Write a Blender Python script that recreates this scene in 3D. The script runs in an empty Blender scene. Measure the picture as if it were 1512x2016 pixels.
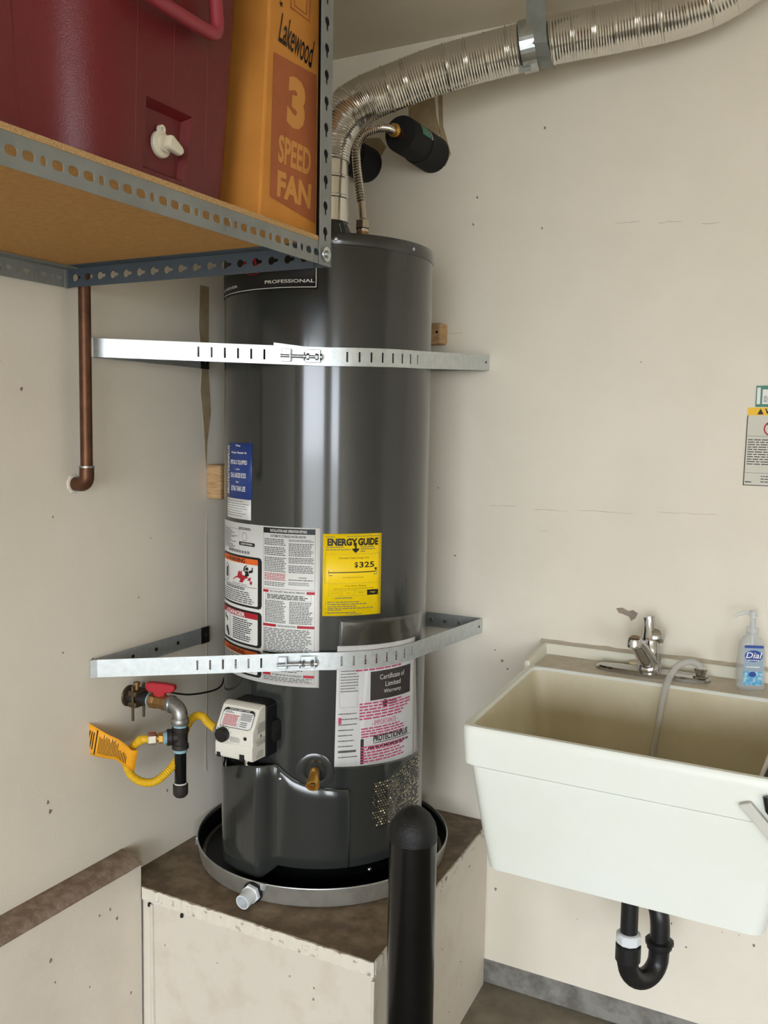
import bpy, math, random
from mathutils import Vector, Matrix
random.seed(7)
R_ = math.radians
scn = bpy.context.scene
COL = scn.collection

# ------------------------------------------------------------------ camera
YAW, PITCH, ROLL, FPX = R_(28.0123), R_(-5.2338), R_(0.9356), 1796.15
fw = Vector((-math.sin(YAW)*math.cos(PITCH), math.cos(YAW)*math.cos(PITCH), math.sin(PITCH)))
rg = Vector((math.cos(YAW), math.sin(YAW), 0))
up = rg.cross(fw)
rg2 = math.cos(ROLL)*rg + math.sin(ROLL)*up
up2 = rg2.cross(fw)
cam = bpy.data.cameras.new('camera'); camo = bpy.data.objects.new('camera', cam); COL.objects.link(camo)
mw = Matrix((rg2, up2, -fw)).transposed().to_4x4()
mw.translation = Vector((1.43409, -2.16873, 1.46701))
camo.matrix_world = mw
cam.sensor_fit = 'VERTICAL'; cam.sensor_height = 36.0; cam.lens = FPX/2016*36
cam.clip_start = .05
scn.camera = camo

# ------------------------------------------------------------------ light: daylight through the open garage door
SKY_STRENGTH = 9.0
w = bpy.data.worlds.new('overcast_sky'); scn.world = w; w.use_nodes = True
w.node_tree.nodes['Background'].inputs[0].default_value = (0.90, 0.97, 1.06, 1)
w.node_tree.nodes['Background'].inputs[1].default_value = SKY_STRENGTH
DOORS, DOOR_Z, DOOR_Y = ((0.95, 3.45), (4.5, 5.9)), 2.15, -6.2      # two open garage doors
for dx0, dx1 in DOORS:
    pl = bpy.data.lights.new('door_daylight', 'AREA'); pl.shape = 'RECTANGLE'
    pl.size = dx1-dx0; pl.size_y = DOOR_Z; pl.cycles.is_portal = True
    plo = bpy.data.objects.new('door_daylight', pl); COL.objects.link(plo)
    plo.location = ((dx0+dx1)/2, DOOR_Y-.02, DOOR_Z/2); plo.rotation_euler = (R_(90), 0, 0)

vs = scn.view_settings
vs.view_transform = 'Standard'; vs.look = 'None'; vs.exposure = 0.72; vs.gamma = 1.0; vs.use_curve_mapping = False

# ------------------------------------------------------------------ materials
def lin(c):
    return tuple(((v/255)/12.92 if v/255 <= .04045 else ((v/255+.055)/1.055)**2.4) for v in c) + (1,)
MATS = {}
def mat(name, rgb, rough=.5, metal=0., rgb2=None, nscale=8., ndetail=5., lo=.4, hi=.65, bump=0., bscale=200., coat=0., trans=0., alpha=1., spec=.5, stretch=None, ior=1.45):
    m = bpy.data.materials.new(name); m.use_nodes = True; nt = m.node_tree
    b = nt.nodes['Principled BSDF']
    b.inputs['Base Color'].default_value = lin(rgb)
    b.inputs['Roughness'].default_value = rough; b.inputs['Metallic'].default_value = metal
    b.inputs['Coat Weight'].default_value = coat; b.inputs['Coat Roughness'].default_value = .08
    b.inputs['Transmission Weight'].default_value = trans; b.inputs['Alpha'].default_value = alpha
    b.inputs['Specular IOR Level'].default_value = spec; b.inputs['IOR'].default_value = ior
    geo = nt.nodes.new('ShaderNodeNewGeometry'); vec = geo.outputs['Position']
    if stretch:
        mp = nt.nodes.new('ShaderNodeMapping'); mp.inputs['Scale'].default_value = stretch
        nt.links.new(vec, mp.inputs['Vector']); vec = mp.outputs['Vector']
    if rgb2 is not None:
        n = nt.nodes.new('ShaderNodeTexNoise'); n.inputs['Scale'].default_value = nscale; n.inputs['Detail'].default_value = ndetail; n.inputs['Roughness'].default_value = .62
        nt.links.new(vec, n.inputs['Vector'])
        r = nt.nodes.new('ShaderNodeValToRGB'); r.color_ramp.elements[0].position = lo; r.color_ramp.elements[1].position = hi
        r.color_ramp.elements[0].color = lin(rgb); r.color_ramp.elements[1].color = lin(rgb2)
        nt.links.new(n.outputs['Fac'], r.inputs['Fac']); nt.links.new(r.outputs['Color'], b.inputs['Base Color'])
    if bump:
        n2 = nt.nodes.new('ShaderNodeTexNoise'); n2.inputs['Scale'].default_value = bscale; n2.inputs['Detail'].default_value = 3
        nt.links.new(geo.outputs['Position'], n2.inputs['Vector'])
        bp = nt.nodes.new('ShaderNodeBump'); bp.inputs['Strength'].default_value = bump; bp.inputs['Distance'].default_value = .002
        nt.links.new(n2.outputs['Fac'], bp.inputs['Height']); nt.links.new(bp.outputs['Normal'], b.inputs['Normal'])
    MATS[name] = m
    return m
def clear_mat(name, tint, fac, rough, glossy=False):
    m = bpy.data.materials.new(name); m.use_nodes = True; nt = m.node_tree
    for n in list(nt.nodes): nt.nodes.remove(n)
    o = nt.nodes.new('ShaderNodeOutputMaterial'); t = nt.nodes.new('ShaderNodeBsdfTransparent'); g = nt.nodes.new('ShaderNodeBsdfGlossy' if glossy else 'ShaderNodeBsdfPrincipled')
    t.inputs['Color'].default_value = tint; g.inputs['Color' if glossy else 'Base Color'].default_value = (.75, .76, .76, 1); g.inputs['Roughness'].default_value = rough
    x = nt.nodes.new('ShaderNodeMixShader'); x.inputs[0].default_value = fac
    nt.links.new(t.outputs[0], x.inputs[1]); nt.links.new(g.outputs[0], x.inputs[2]); nt.links.new(x.outputs[0], o.inputs[0])
    MATS[name] = m

mat('wall', (236, 228, 212), .62, rgb2=(229, 221, 204), nscale=2.2, bump=.12, bscale=160)
mat('wall_lower', (226, 217, 203), .6, rgb2=(214, 204, 187), nscale=6, lo=.45, hi=.8, bump=.15, bscale=120)
mat('ceiling', (226, 216, 196), .8, rgb2=(220, 209, 189), nscale=3, bump=.15, bscale=120)
mat('floor', (142, 133, 118), .75, rgb2=(116, 107, 93), nscale=9, bump=.3, bscale=60)
mat('driveway', (170, 166, 158), .9)
mat('concrete', (140, 137, 130), .85, rgb2=(104, 100, 93), nscale=22, bump=.4, bscale=90)
mat('paint_old', (212, 203, 189), .55, rgb2=(201, 190, 173), nscale=14, lo=.5, hi=.75, bump=.12, bscale=80)
mat('paint_chipped', (220, 212, 197), .6, rgb2=(120, 104, 84), nscale=55, lo=.58, hi=.7, bump=.4, bscale=90)
mat('paint_side', (220, 211, 196), .55, rgb2=(208, 197, 179), nscale=12, lo=.5, hi=.8, bump=.12, bscale=80)
mat('plywood_dirty', (110, 93, 73), .6, rgb2=(156, 138, 114), nscale=18, lo=.42, hi=.72, bump=.3, bscale=150)
mat('dust', (128, 108, 92), .9, rgb2=(168, 150, 131), nscale=40, lo=.4, hi=.7, bump=.5, bscale=200)
mat('stain_tan', (163, 143, 108), .7, rgb2=(176, 158, 126), nscale=30)
mat('stain_grey', (150, 136, 122), .7, rgb2=(163, 150, 136), nscale=30)
mat('scratch', (140, 128, 112), .8)
mat('hairline', (192, 182, 164), .7)
mat('crack', (206, 195, 177), .7)
mat('heater_grey', (44, 47, 46), .17, rgb2=(47, 49, 47), nscale=2, spec=.5, coat=.5)
mat('black_plastic', (16, 16, 17), .45)
mat('black_gloss', (5, 6, 6), .22, coat=.15, spec=.4)
mat('black_foam', (26, 26, 27), .8, bump=.3, bscale=300)
mat('label_white', (232, 233, 230), .4)
mat('label_yellow', (252, 214, 8), .4)
mat('label_blue', (38, 66, 138), .4, rgb2=(92, 110, 176), nscale=220, lo=.68, hi=.74)
mat('ink_black', (18, 18, 18), .5)
mat('ink_grey', (96, 96, 94), .5)
mat('ink_red', (176, 26, 44), .5)
mat('ink_orange', (232, 104, 30), .5)
mat('ink_pink', (214, 72, 128), .5)
mat('ink_white', (236, 236, 232), .5)
mat('ink_yellow', (246, 196, 40), .5)
mat('galvanized', (206, 211, 212), .3, 1., rgb2=(176, 183, 186), nscale=60, lo=.35, hi=.7)
mat('galv_strap', (206, 211, 211), .36, .55, rgb2=(190, 196, 197), nscale=70, lo=.35, hi=.7)
mat('galv_dull', (146, 149, 143), .5, .3, rgb2=(134, 137, 131), nscale=30)
mat('aluminium', (226, 223, 216), .19, .95)
mat('pan_metal', (172, 169, 161), .36, .6, rgb2=(156, 153, 145), nscale=20)
mat('chrome', (190, 190, 190), .12, 1.)
mat('stainless', (196, 190, 178), .22, 1.)
mat('brass', (212, 164, 80), .3, .75)
mat('brass_dull', (146, 112, 70), .45, .7)
mat('copper', (104, 70, 50), .42, .7, rgb2=(84, 57, 42), nscale=24)
mat('black_iron', (58, 54, 52), .5, .5)
mat('iron_grey', (160, 160, 156), .42, .85, rgb2=(130, 130, 126), nscale=80)
mat('tape_blue', (140, 176, 186), .7)
mat('tape_white', (216, 214, 204), .8)
mat('clamp_bronze', (92, 76, 58), .5, .6)
mat('red_plastic', (176, 26, 40), .4)
mat('yellow_hose', (226, 180, 30), .42)
mat('tag_orange', (242, 166, 26), .5)
mat('valve_white', (226, 223, 212), .42)
mat('shelf_grey', (136, 138, 134), .5, .0, rgb2=(126, 128, 124), nscale=15)
mat('shelf_blue', (78, 88, 98), .45, .2)
mat('particle_board', (194, 146, 80), .75, rgb2=(176, 128, 64), nscale=120, lo=.3, hi=.7)
mat('board_edge', (200, 164, 114), .9, rgb2=(172, 134, 86), nscale=420, lo=.4, hi=.6, bump=.5, bscale=400)
mat('cooler_red', (103, 24, 30), .36, bump=.25, bscale=500)
mat('cooler_handle', (150, 52, 62), .42)
mat('spigot', (222, 214, 192), .4)
mat('cardboard', (206, 138, 58), .75, rgb2=(198, 130, 52), nscale=12)
mat('cardboard_print', (172, 98, 56), .75, rgb2=(164, 92, 52), nscale=14)
mat('cardboard_tan', (208, 146, 74), .75)
mat('cardboard_edge', (150, 100, 48), .85)
mat('wood_block', (200, 166, 122), .7, rgb2=(176, 138, 94), nscale=30, stretch=(1, 1, 6))
mat('sink_white', (236, 240, 234), .36, rgb2=(232, 234, 222), nscale=4, lo=.35, hi=.8)
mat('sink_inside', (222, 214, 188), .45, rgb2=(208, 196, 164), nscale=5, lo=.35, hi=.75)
mat('sink_grime', (212, 203, 184), .55, rgb2=(190, 177, 155), nscale=26, lo=.35, hi=.75)
mat('sink_lip', (226, 222, 204), .45)
mat('pvc_white', (226, 230, 232), .35)
mat('pvc_black', (30, 30, 31), .38)
mat('cream_cap', (222, 208, 176), .5)
mat('grey_plastic', (204, 202, 192), .5)
mat('paper_notice', (214, 210, 196), .6)
mat('paper_green', (60, 132, 106), .4)
mat('paper_white', (236, 236, 236), .55)
mat('purple_black', (48, 38, 44), .4)
mat('label_clear_blue', (150, 170, 186), .4)
mat('dial_blue', (36, 70, 150), .4)
mat('bubble_blue', (76, 164, 210), .4, rgb2=(180, 214, 226), nscale=120, lo=.45, hi=.6)
mat('vent_shine', (196, 186, 160), .25, 1.)
mat('vent_dark', (14, 14, 14), .6)
mat('flange_shade', (26, 27, 28), .6)  # near black for the shade inside the shelf post
mat('bollard_top', (13, 13, 13), .55, rgb2=(34, 33, 31), nscale=160, lo=.55, hi=.7, bump=.6, bscale=260)
mat('scuff', (206, 196, 180), .65, rgb2=(198, 187, 169), nscale=40)
mat('plaster', (226, 219, 206), .8, bump=.5, bscale=300)
clear_mat('clear_bag', (.985, .985, .985, 1), .09, .12, True)
clear_mat('clear_bottle', (.93, .95, .96, 1), .3, .12)
clear_mat('clear_tube', (.86, .82, .74, 1), .42, .25)

# ------------------------------------------------------------------ mesh helpers
ORG = {}
class MB:
    def __init__(s): s.v = []; s.f = []
    def add(s, vs_, fs):
        b = len(s.v); s.v += [Vector(v) for v in vs_]; s.f += [[b+i for i in f] for f in fs]; return s
    def box(s, a, b):
        x0, y0, z0 = a; x1, y1, z1 = b
        return s.add([(x0,y0,z0),(x1,y0,z0),(x1,y1,z0),(x0,y1,z0),(x0,y0,z1),(x1,y0,z1),(x1,y1,z1),(x0,y1,z1)],
                     [(3,2,1,0),(4,5,6,7),(0,1,5,4),(1,2,6,5),(2,3,7,6),(3,0,4,7)])
    def hexa(s, bot, top):
        return s.add(list(bot)+list(top), [(3,2,1,0),(4,5,6,7),(0,1,5,4),(1,2,6,5),(2,3,7,6),(3,0,4,7)])
    def loft(s, rings, cap0=True, cap1=True, closed=True):
        n = len(rings[0]); vs_ = [p for r in rings for p in r]; fs = []
        for i in range(len(rings)-1):
            for j in range(n if closed else n-1):
                k = (j+1) % n
                fs.append((i*n+j, i*n+k, (i+1)*n+k, (i+1)*n+j))
        if cap0: fs.append(tuple(range(n-1, -1, -1)))
        if cap1: fs.append(tuple((len(rings)-1)*n+j for j in range(n)))
        return s.add(vs_, fs)
    def tube(s, path, rad, n=16, cap=True):
        P = [Vector(p) for p in path]; rr = rad if isinstance(rad, (list, tuple)) else [rad]*len(P)
        T = [(P[min(i+1, len(P)-1)]-P[max(i-1, 0)]).normalized() for i in range(len(P))]
        u = T[0].cross(Vector((0, 0, 1)))
        if u.length < 1e-3: u = Vector((1, 0, 0))
        u.normalize(); rings = []
        for i, p in enumerate(P):
            u = (u - T[i]*u.dot(T[i])).normalized(); v = T[i].cross(u)
            rings.append([p + rr[i]*(math.cos(2*math.pi*k/n)*u + math.sin(2*math.pi*k/n)*v) for k in range(n)])
        return s.loft(rings, cap, cap)
    def lathe(s, c, prof, n=48, axis=(0, 0, 1), cap0=False, cap1=False):
        ax = Vector(axis).normalized(); c = Vector(c)
        u = ax.orthogonal().normalized() if abs(ax.z) < .99 else Vector((1, 0, 0)); v = ax.cross(u)
        return s.loft([[c+ax*h+max(r, 1e-5)*(math.cos(2*math.pi*k/n)*u+math.sin(2*math.pi*k/n)*v) for k in range(n)] for r, h in prof], cap0, cap1)
    def prism(s, poly, fn, d0, d1):
        n = len(poly)
        return s.add([fn(x, y, d0) for x, y in poly]+[fn(x, y, d1) for x, y in poly],
                     [tuple(range(n-1, -1, -1)), tuple(range(n, 2*n))]+[(i, (i+1) % n, n+(i+1) % n, n+i) for i in range(n)])
    def build(s, name, m, parent=None, smooth=True, solid=0., solid_off=0., bevel=0., bseg=2, sharp=32, label=None):
        me = bpy.data.meshes.new(name)
        org = ORG.get(parent.name, Vector((0, 0, 0))) if parent else None
        if parent is None:
            lo = Vector((min(v.x for v in s.v), min(v.y for v in s.v), min(v.z for v in s.v))); hi = Vector((max(v.x for v in s.v), max(v.y for v in s.v), 0))
            org = Vector(((lo.x+hi.x)/2, (lo.y+hi.y)/2, lo.z))
        me.from_pydata([tuple(v-org) for v in s.v], [], s.f); me.validate(); me.update()
        if smooth:
            me.shade_smooth(); me.set_sharp_from_angle(angle=R_(sharp))
        me.materials.append(MATS[m])
        o = bpy.data.objects.new(name, me); COL.objects.link(o)
        if parent: o.parent = parent
        else: o.location = org
        ORG[o.name] = org
        if solid:
            md = o.modifiers.new('thickness', 'SOLIDIFY'); md.thickness = solid; md.offset = solid_off
        if bevel:
            md = o.modifiers.new('bevel', 'BEVEL'); md.width = bevel; md.segments = bseg; md.limit_method = 'ANGLE'; md.angle_limit = R_(35)
        if label: o['label'] = label
        if parent and ('print' in name or 'type' in name or 'lettering' in name or 'marks' in name): o['kind'] = 'stuff'
        return o
def thing(name, loc, label, cat, group=None):
    o = bpy.data.objects.new(name, None); COL.objects.link(o); o.location = loc; o.empty_display_size = .05
    ORG[o.name] = Vector(loc); tag(o, label, cat, group); return o
def tag(o, label, cat, group=None):
    o['label'] = label; o['category'] = cat
    if group: o['group'] = group
    return o
def structure(o, label, cat):
    o['kind'] = 'structure'; o['label'] = label; o['category'] = cat; return o
def spline(pts, n=12):
    P = [Vector(p) for p in pts]; out = []
    Q = [2*P[0]-P[1]]+P+[2*P[-1]-P[-2]]
    for i in range(1, len(Q)-2):
        for k in range(n):
            t = k/n; a, b, c, d = Q[i-1], Q[i], Q[i+1], Q[i+2]
            out.append(.5*((2*b)+(c-a)*t+(2*a-5*b+4*c-d)*t*t+(3*b-a-3*c+d)*t**3))
    out.append(P[-1]); return out
def resample(path, step):
    out = [path[0].copy()]; acc = 0.
    for a, b in zip(path, path[1:]):
        L = (b-a).length
        while acc+L >= step and L > 1e-9:
            t = (step-acc)/L; a = a.lerp(b, t); out.append(a.copy()); L = (b-a).length; acc = 0.
        acc += L
    return out
def rring(corners, z, r, n=5):
    out = []; m = len(corners)
    for i in range(m):
        p = Vector(corners[i]); a = Vector(corners[i-1]); b = Vector(corners[(i+1) % m])
        rc = r[i] if isinstance(r, (list, tuple)) else r
        p0 = p+(a-p).normalized()*rc; p1 = p+(b-p).normalized()*rc
        for k in range(n+1):
            t = k/n; q = p0*(1-t)**2+2*p*t*(1-t)+p1*t*t; out.append(Vector((q.x, q.y, z)))
    return out
def plane_fn(o, u, v, nrm):
    o, u, v, nrm = Vector(o), Vector(u).normalized(), Vector(v).normalized(), Vector(nrm).normalized()
    return lambda a, b, d: o+u*a+v*b+nrm*d
def hex_nut(mb, c, axis, r, h):
    mb.lathe(Vector(c)-Vector(axis).normalized()*h/2, [(r*.93, 0), (r, h*.1), (r, h*.9), (r*.93, h)], 6, axis, True, True); return mb

# flat print: rectangles, lettering and rows of illegible small type on any (u, v) -> 3D map
def rect(mb, fn, u0, v0, u1, v1, d, du=.008):
    n = max(1, int(abs(u1-u0)/du+.999)); vs_ = []; fs = []
    for i in range(n+1):
        u = u0+(u1-u0)*i/n; vs_ += [fn(u, v0, d), fn(u, v1, d)]
    for i in range(n): fs.append((2*i, 2*i+2, 2*i+3, 2*i+1))
    mb.add(vs_, fs)
def rrect(mb, fn, u0, v0, u1, v1, r, d, du=.008):
    s = r*.3
    rect(mb, fn, u0, v0+r, u1, v1-r, d, du); rect(mb, fn, u0+r, v0, u1-r, v0+s, d, du); rect(mb, fn, u0+s, v0+s, u1-s, v0+r, d, du)
    rect(mb, fn, u0+r, v1-s, u1-r, v1, d, du); rect(mb, fn, u0+s, v1-r, u1-s, v1-s, d, du)
def frame(mb, fn, u0, v0, u1, v1, t, d, du=.008):
    rect(mb, fn, u0, v0, u1, v0+t, d, du); rect(mb, fn, u0, v1-t, u1, v1, d, du); rect(mb, fn, u0, v0, u0+t, v1, d, du); rect(mb, fn, u1-t, v0, u1, v1, d, du)
TXT = {}
def text(mb, fn, s, u0, v0, u1, v1, d, bold=0., shear=0., rot90=False):
    key = (s, bold, shear)
    if key not in TXT:
        cu = bpy.data.curves.new('lettering', 'FONT'); cu.body = s; cu.size = 1.; cu.offset = bold; cu.shear = shear; cu.resolution_u = 3
        o = bpy.data.objects.new('lettering', cu); COL.objects.link(o)
        me = bpy.data.meshes.new_from_object(o.evaluated_get(bpy.context.evaluated_depsgraph_get()))
        TXT[key] = ([(v.co.x, v.co.y) for v in me.vertices], [tuple(p.vertices) for p in me.polygons])
        bpy.data.objects.remove(o); bpy.data.curves.remove(cu); bpy.data.meshes.remove(me)
    V, F = TXT[key]
    xs = [p[0] for p in V]; ys = [p[1] for p in V]; x0, x1, y0, y1 = min(xs), max(xs), min(ys), max(ys)
    o = []
    for x, y in V:
        a = (x-x0)/(x1-x0); b = (y-y0)/(y1-y0)
        if rot90: a, b = 1-b, a
        o.append(fn(u0+a*(u1-u0), v0+b*(v1-v0), d))
    mb.add(o, F)
def small_type(mb, fn, u0, v0, u1, v1, rows, d, fill=.5, ragged=.25, rnd=random):
    p = (v1-v0)/rows
    for i in range(rows):
        y = v1-(i+.5)*p; u = u0; end = u1-(u1-u0)*rnd.random()*ragged
        while u < end:
            L = (u1-u0)*rnd.uniform(.05, .14); e = min(u+L, end)
            rect(mb, fn, u, y-p*fill/2, e, y+p*fill/2, d, .012); u = e+(u1-u0)*.018

# perforated sheet: cells with one hole each, star-shaped about the hole's centre
def oval(a, b, n=16): return [(a*math.copysign(abs(math.cos(t))**.7, math.cos(t)), b*math.copysign(abs(math.sin(t))**.7, math.sin(t))) for t in [2*math.pi*(k+.5)/n for k in range(n)]]
def keyhole(a, b, n=24):
    out = []; cx = -.38*a
    for k in range(n):
        t = 2*math.pi*(k+.5)/n; c, q = math.cos(t), math.sin(t)
        disc = b*b-cx*cx*q*q; r1 = cx*c+math.sqrt(disc) if disc > 0 else 0
        r2 = min(a/abs(c) if c > 1e-6 else 0, .45*b/abs(q)) if c > 0 else 0
        r = max(r1, r2, .001); out.append((r*c, r*q))
    return out
def perforated(mb, fn, L, H, cells, hole_v=0.):
    """cells: list of (u0, u1, hole polygon or None); v runs -H/2..H/2"""
    for u0, u1, hole in cells:
        cu = (u0+u1)/2
        if not hole:
            mb.add([fn(u0, -H/2, 0), fn(u1, -H/2, 0), fn(u1, H/2, 0), fn(u0, H/2, 0)], [(0, 1, 2, 3)]); continue
        hw = (u1-u0)/2; n = len(hole); ang = [math.atan2(y, x) for x, y in hole]; outer = []
        for a in ang:
            c, s = math.cos(a), math.sin(a); k = min(hw/abs(c) if abs(c) > 1e-6 else 1e9, (H/2)/abs(s) if abs(s) > 1e-6 else 1e9)
            outer.append([c*k, s*k])
        for cx, cy in ((hw, H/2), (-hw, H/2), (-hw, -H/2), (hw, -H/2)):
            j = min(range(n), key=lambda q: (outer[q][0]-cx)**2+(outer[q][1]-cy)**2); outer[j] = [cx, cy]
        vs_ = [fn(cu+x, y+hole_v, 0) for x, y in hole]+[fn(cu+x, y, 0) for x, y in outer]
        mb.add(vs_, [(k, (k+1) % n, n+(k+1) % n, n+k) for k in range(n)])

# ================================================================== THE ROOM
CEIL = 2.445
XR = 6.3
def wall_sheet(name, a, b, m, lab):
    o = MB().box(a, b).build(name, m, smooth=False); structure(o, lab, 'wall'); return o
wall_back = wall_sheet('wall_back', (-.12, 0, .071), (XR, .12, CEIL), 'wall', 'beige painted drywall behind heater and sink')
wall_left = wall_sheet('wall_left', (-.12, DOOR_Y, 0), (0, 0, CEIL), 'wall', 'beige painted drywall beside heater and copper pipe')
wall_sheet('wall_right', (XR, DOOR_Y, 0), (XR+.12, .12, CEIL), 'wall', 'beige garage wall far right of the sink')
mb = MB(); ex = [-.12]+[x for d_ in DOORS for x in d_]+[XR+.12]
for k in range(0, len(ex), 2): mb.box((ex[k], DOOR_Y-.15, 0), (ex[k+1], DOOR_Y, DOOR_Z))
mb.box((-.12, DOOR_Y-.15, DOOR_Z), (XR+.12, DOOR_Y, CEIL))
structure(mb.build('wall_front', 'wall', smooth=False), 'garage front wall around the two open doors', 'wall')
structure(MB().box((-.12, DOOR_Y-.15, -.1), (XR+.12, .12, 0)).build('floor', 'floor', smooth=False), 'dark stained concrete garage floor', 'floor')
structure(MB().box((-.12, DOOR_Y-.15, CEIL), (XR+.12, .12, CEIL+.1)).build('ceiling', 'ceiling', smooth=False), 'grey beige painted garage ceiling', 'ceiling')
structure(MB().box((-20, -45, -.12), (25, DOOR_Y-.15, -.02)).build('driveway', 'driveway', smooth=False), 'pale concrete driveway outside the open doors', 'driveway')
structure(MB().box((.58, .006, 0), (XR, .12, .071)).build('baseboard_back', 'concrete', smooth=False, bevel=.004), 'grey concrete footing strip under the back wall', 'footing')
# thick lower part of the left wall with a dusty ledge
rows = []
for y in (-.706, -1.0, -1.4, -1.8, -2.6, -3.6, -5.0, DOOR_Y+.01):
    rows.append([Vector((0, y, 0)), Vector((.062, y, 0)), Vector((.062, y, .497)), Vector((.056, y, .507)), Vector((.044, y, .513)), Vector((.02, y, .516)), Vector((0, y, .516))])
ll = MB().loft(rows).build('wall_lower_left', 'wall_lower', smooth=True)
structure(ll, 'thickened lower left wall with dusty ledge', 'wall')
rows = []
for i in range(60):
    y = -.702-.05*i-.01*random.random() if i else -.702
    e = .5005-.004*random.random()
    rows.append([Vector((0, y, .514)), Vector((.0632, y, e)), Vector((.0632, y, .4985)), Vector((.0566, y, .5088)), Vector((.0442, y, .515)), Vector((.02, y, .518)), Vector((0, y, .518))])
MB().loft(rows).build('ledge_dust', 'dust', ll)
# paint smears, patches and scratches on the walls
def blob(parent, name, m, pts, fn):
    n = len(pts); vs_ = [fn(x, y, .0008) for x, y in pts]+[fn(x, y, 0) for x, y in pts]
    MB().add(vs_, [tuple(range(n))]+[(i, n+i, n+(i+1) % n, (i+1) % n) for i in range(n)]).build(name, m, parent, smooth=False)
bfn = lambda x, z, d: Vector((x, -d, z))
lfn = lambda y, z, d: Vector((d, y, z))
blob(wall_back, 'paint_smear', 'stain_tan', [(.33, 2.33), (.37, 2.325), (.405, 2.315), (.412, 2.26), (.425, 2.215), (.40, 2.19), (.385, 2.225), (.355, 2.225), (.335, 2.25)], bfn)
blob(wall_back, 'paint_smear', 'stain_tan', [(.415, 2.315), (.428, 2.305), (.432, 2.23), (.455, 2.16), (.44, 2.13), (.425, 2.17)], bfn)
blob(wall_back, 'paint_smear', 'stain_tan', [(.20, 2.23), (.25, 2.225), (.27, 2.20), (.25, 2.17), (.20, 2.18)], bfn)
blob(wall_left, 'paint_smear', 'stain_tan', [(-.425, 1.80), (-.392, 1.80), (-.394, 1.6), (-.386, 1.5), (-.40, 1.42), (-.404, 1.36), (-.412, 1.46), (-.424, 1.55), (-.418, 1.62), (-.43, 1.7)], lfn)
blob(wall_back, 'chipped_patch', 'stain_grey', [(.915, 1.047), (.93, 1.05), (.945, 1.043), (.955, 1.047), (.967, 1.04), (.962, 1.028), (.952, 1.02), (.946, 1.03), (.93, 1.035), (.922, 1.036)], bfn)
def scratch(parent, fn, pts, wd):
    P = [Vector((a, b, 0)) for a, b in pts]; top = []; bot = []
    for i, p in enumerate(P):
        k = wd*(.4+.6*random.random())*(0.15 if i in (0, len(P)-1) else 1); top.append((p.x, p.y+k/2)); bot.append((p.x, p.y-k/2))
    blob(parent, 'scratch', 'hairline', top+bot[::-1], fn)
def hscr(x0, x1, z, wob=.0012, wd=.0014, n=9): scratch(wall_back, bfn, [(x0+(x1-x0)*i/n, z+random.uniform(-wob, wob)) for i in range(n+1)], wd)
hscr(.875, .935, 1.951); hscr(.975, 1.03, 1.943); hscr(1.07, 1.11, 1.932); hscr(.58, .66, 1.277); hscr(.70, .79, 1.273); hscr(.81, .95, 1.277); hscr(1.0, 1.14, 1.284, .0018)
hscr(.46, .50, 1.712, .001, .001); hscr(.72, .74, 1.22, .001)
for x, z, r in ((.492, 1.14, .002), (.44, 1.315, .002), (.63, .88, .004), (.61, .905, .002), (.645, .86, .003), (.70, 1.955, .003), (.70, 2.19, .003), (.64, .5, .003), (.62, .62, .004), (1.26, .3, .004), (1.2, .35, .003), (1.3, .33, .003), (.95, 1.63, .0015), (.53, 2.045, .003), (.52, 1.98, .003), (.64, .36, .005), (.63, .27, .004), (1.02, .9, .001)):
    blob(wall_back, 'nick', 'scratch', [(x+r*random.uniform(.5, 1.3)*math.cos(a*.9), z+r*random.uniform(.6, 1.6)*math.sin(a*.9)) for a in range(7)], bfn)
for y, z, r in ((-.95, 1.53, .004), (-1.0, 1.58, .0025), (-.88, 1.28, .002), (-.78, 1.45, .002), (-.9, .68, .005), (-.905, .70, .004), (-.86, 1.0, .002), (-.64, 1.08, .002), (-.78, .97, .0025), (-.55, .6, .003), (-.6, 1.21, .0015)):
    blob(wall_left, 'nick', 'scratch', [(y+r*random.uniform(.5, 1.2)*math.cos(a*.9), z+r*random.uniform(.6, 1.6)*math.sin(a*.9)) for a in range(7)], lfn)
blob(wall_left, 'tape_crack', 'crack', [(-.402, 1.25), (-.3985, 1.0), (-.398, .78), (-.404, .65), (-.399, .60), (-.408, .60), (-.409, .66), (-.4035, .8), (-.404, 1.0), (-.4045, 1.2)], lfn)
lwfn = lambda y, z, d: Vector((.062+d, y, z))
for y, z, r in ((-.96, .41, .004), (-.95, .36, .002), (-.83, .44, .003), (-.78, .41, .004), (-.80, .44, .003), (-.74, .22, .003), (-.86, .3, .002)):
    blob(ll, 'nick', 'scratch', [(y+r*random.uniform(.5, 1.2)*math.cos(a*.9), z+r*random.uniform(.6, 1.6)*math.sin(a*.9)) for a in range(7)], lwfn)

# ================================================================== HEATER PLATFORM
ZT = .448
plat = thing('heater_platform', (.31, -.35, 0), 'boxed white painted platform with dark dirty plywood top under the heater', 'platform')
MB().hexa([(0, -.704, ZT-.024), (.648, -.704, ZT-.024), (.606, -.001, ZT-.024), (0, -.001, ZT-.024)], [(0, -.704, ZT), (.648, -.704, ZT), (.606, -.001, ZT), (0, -.001, ZT)]).build('top_board', 'plywood_dirty', plat, smooth=False)
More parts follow.
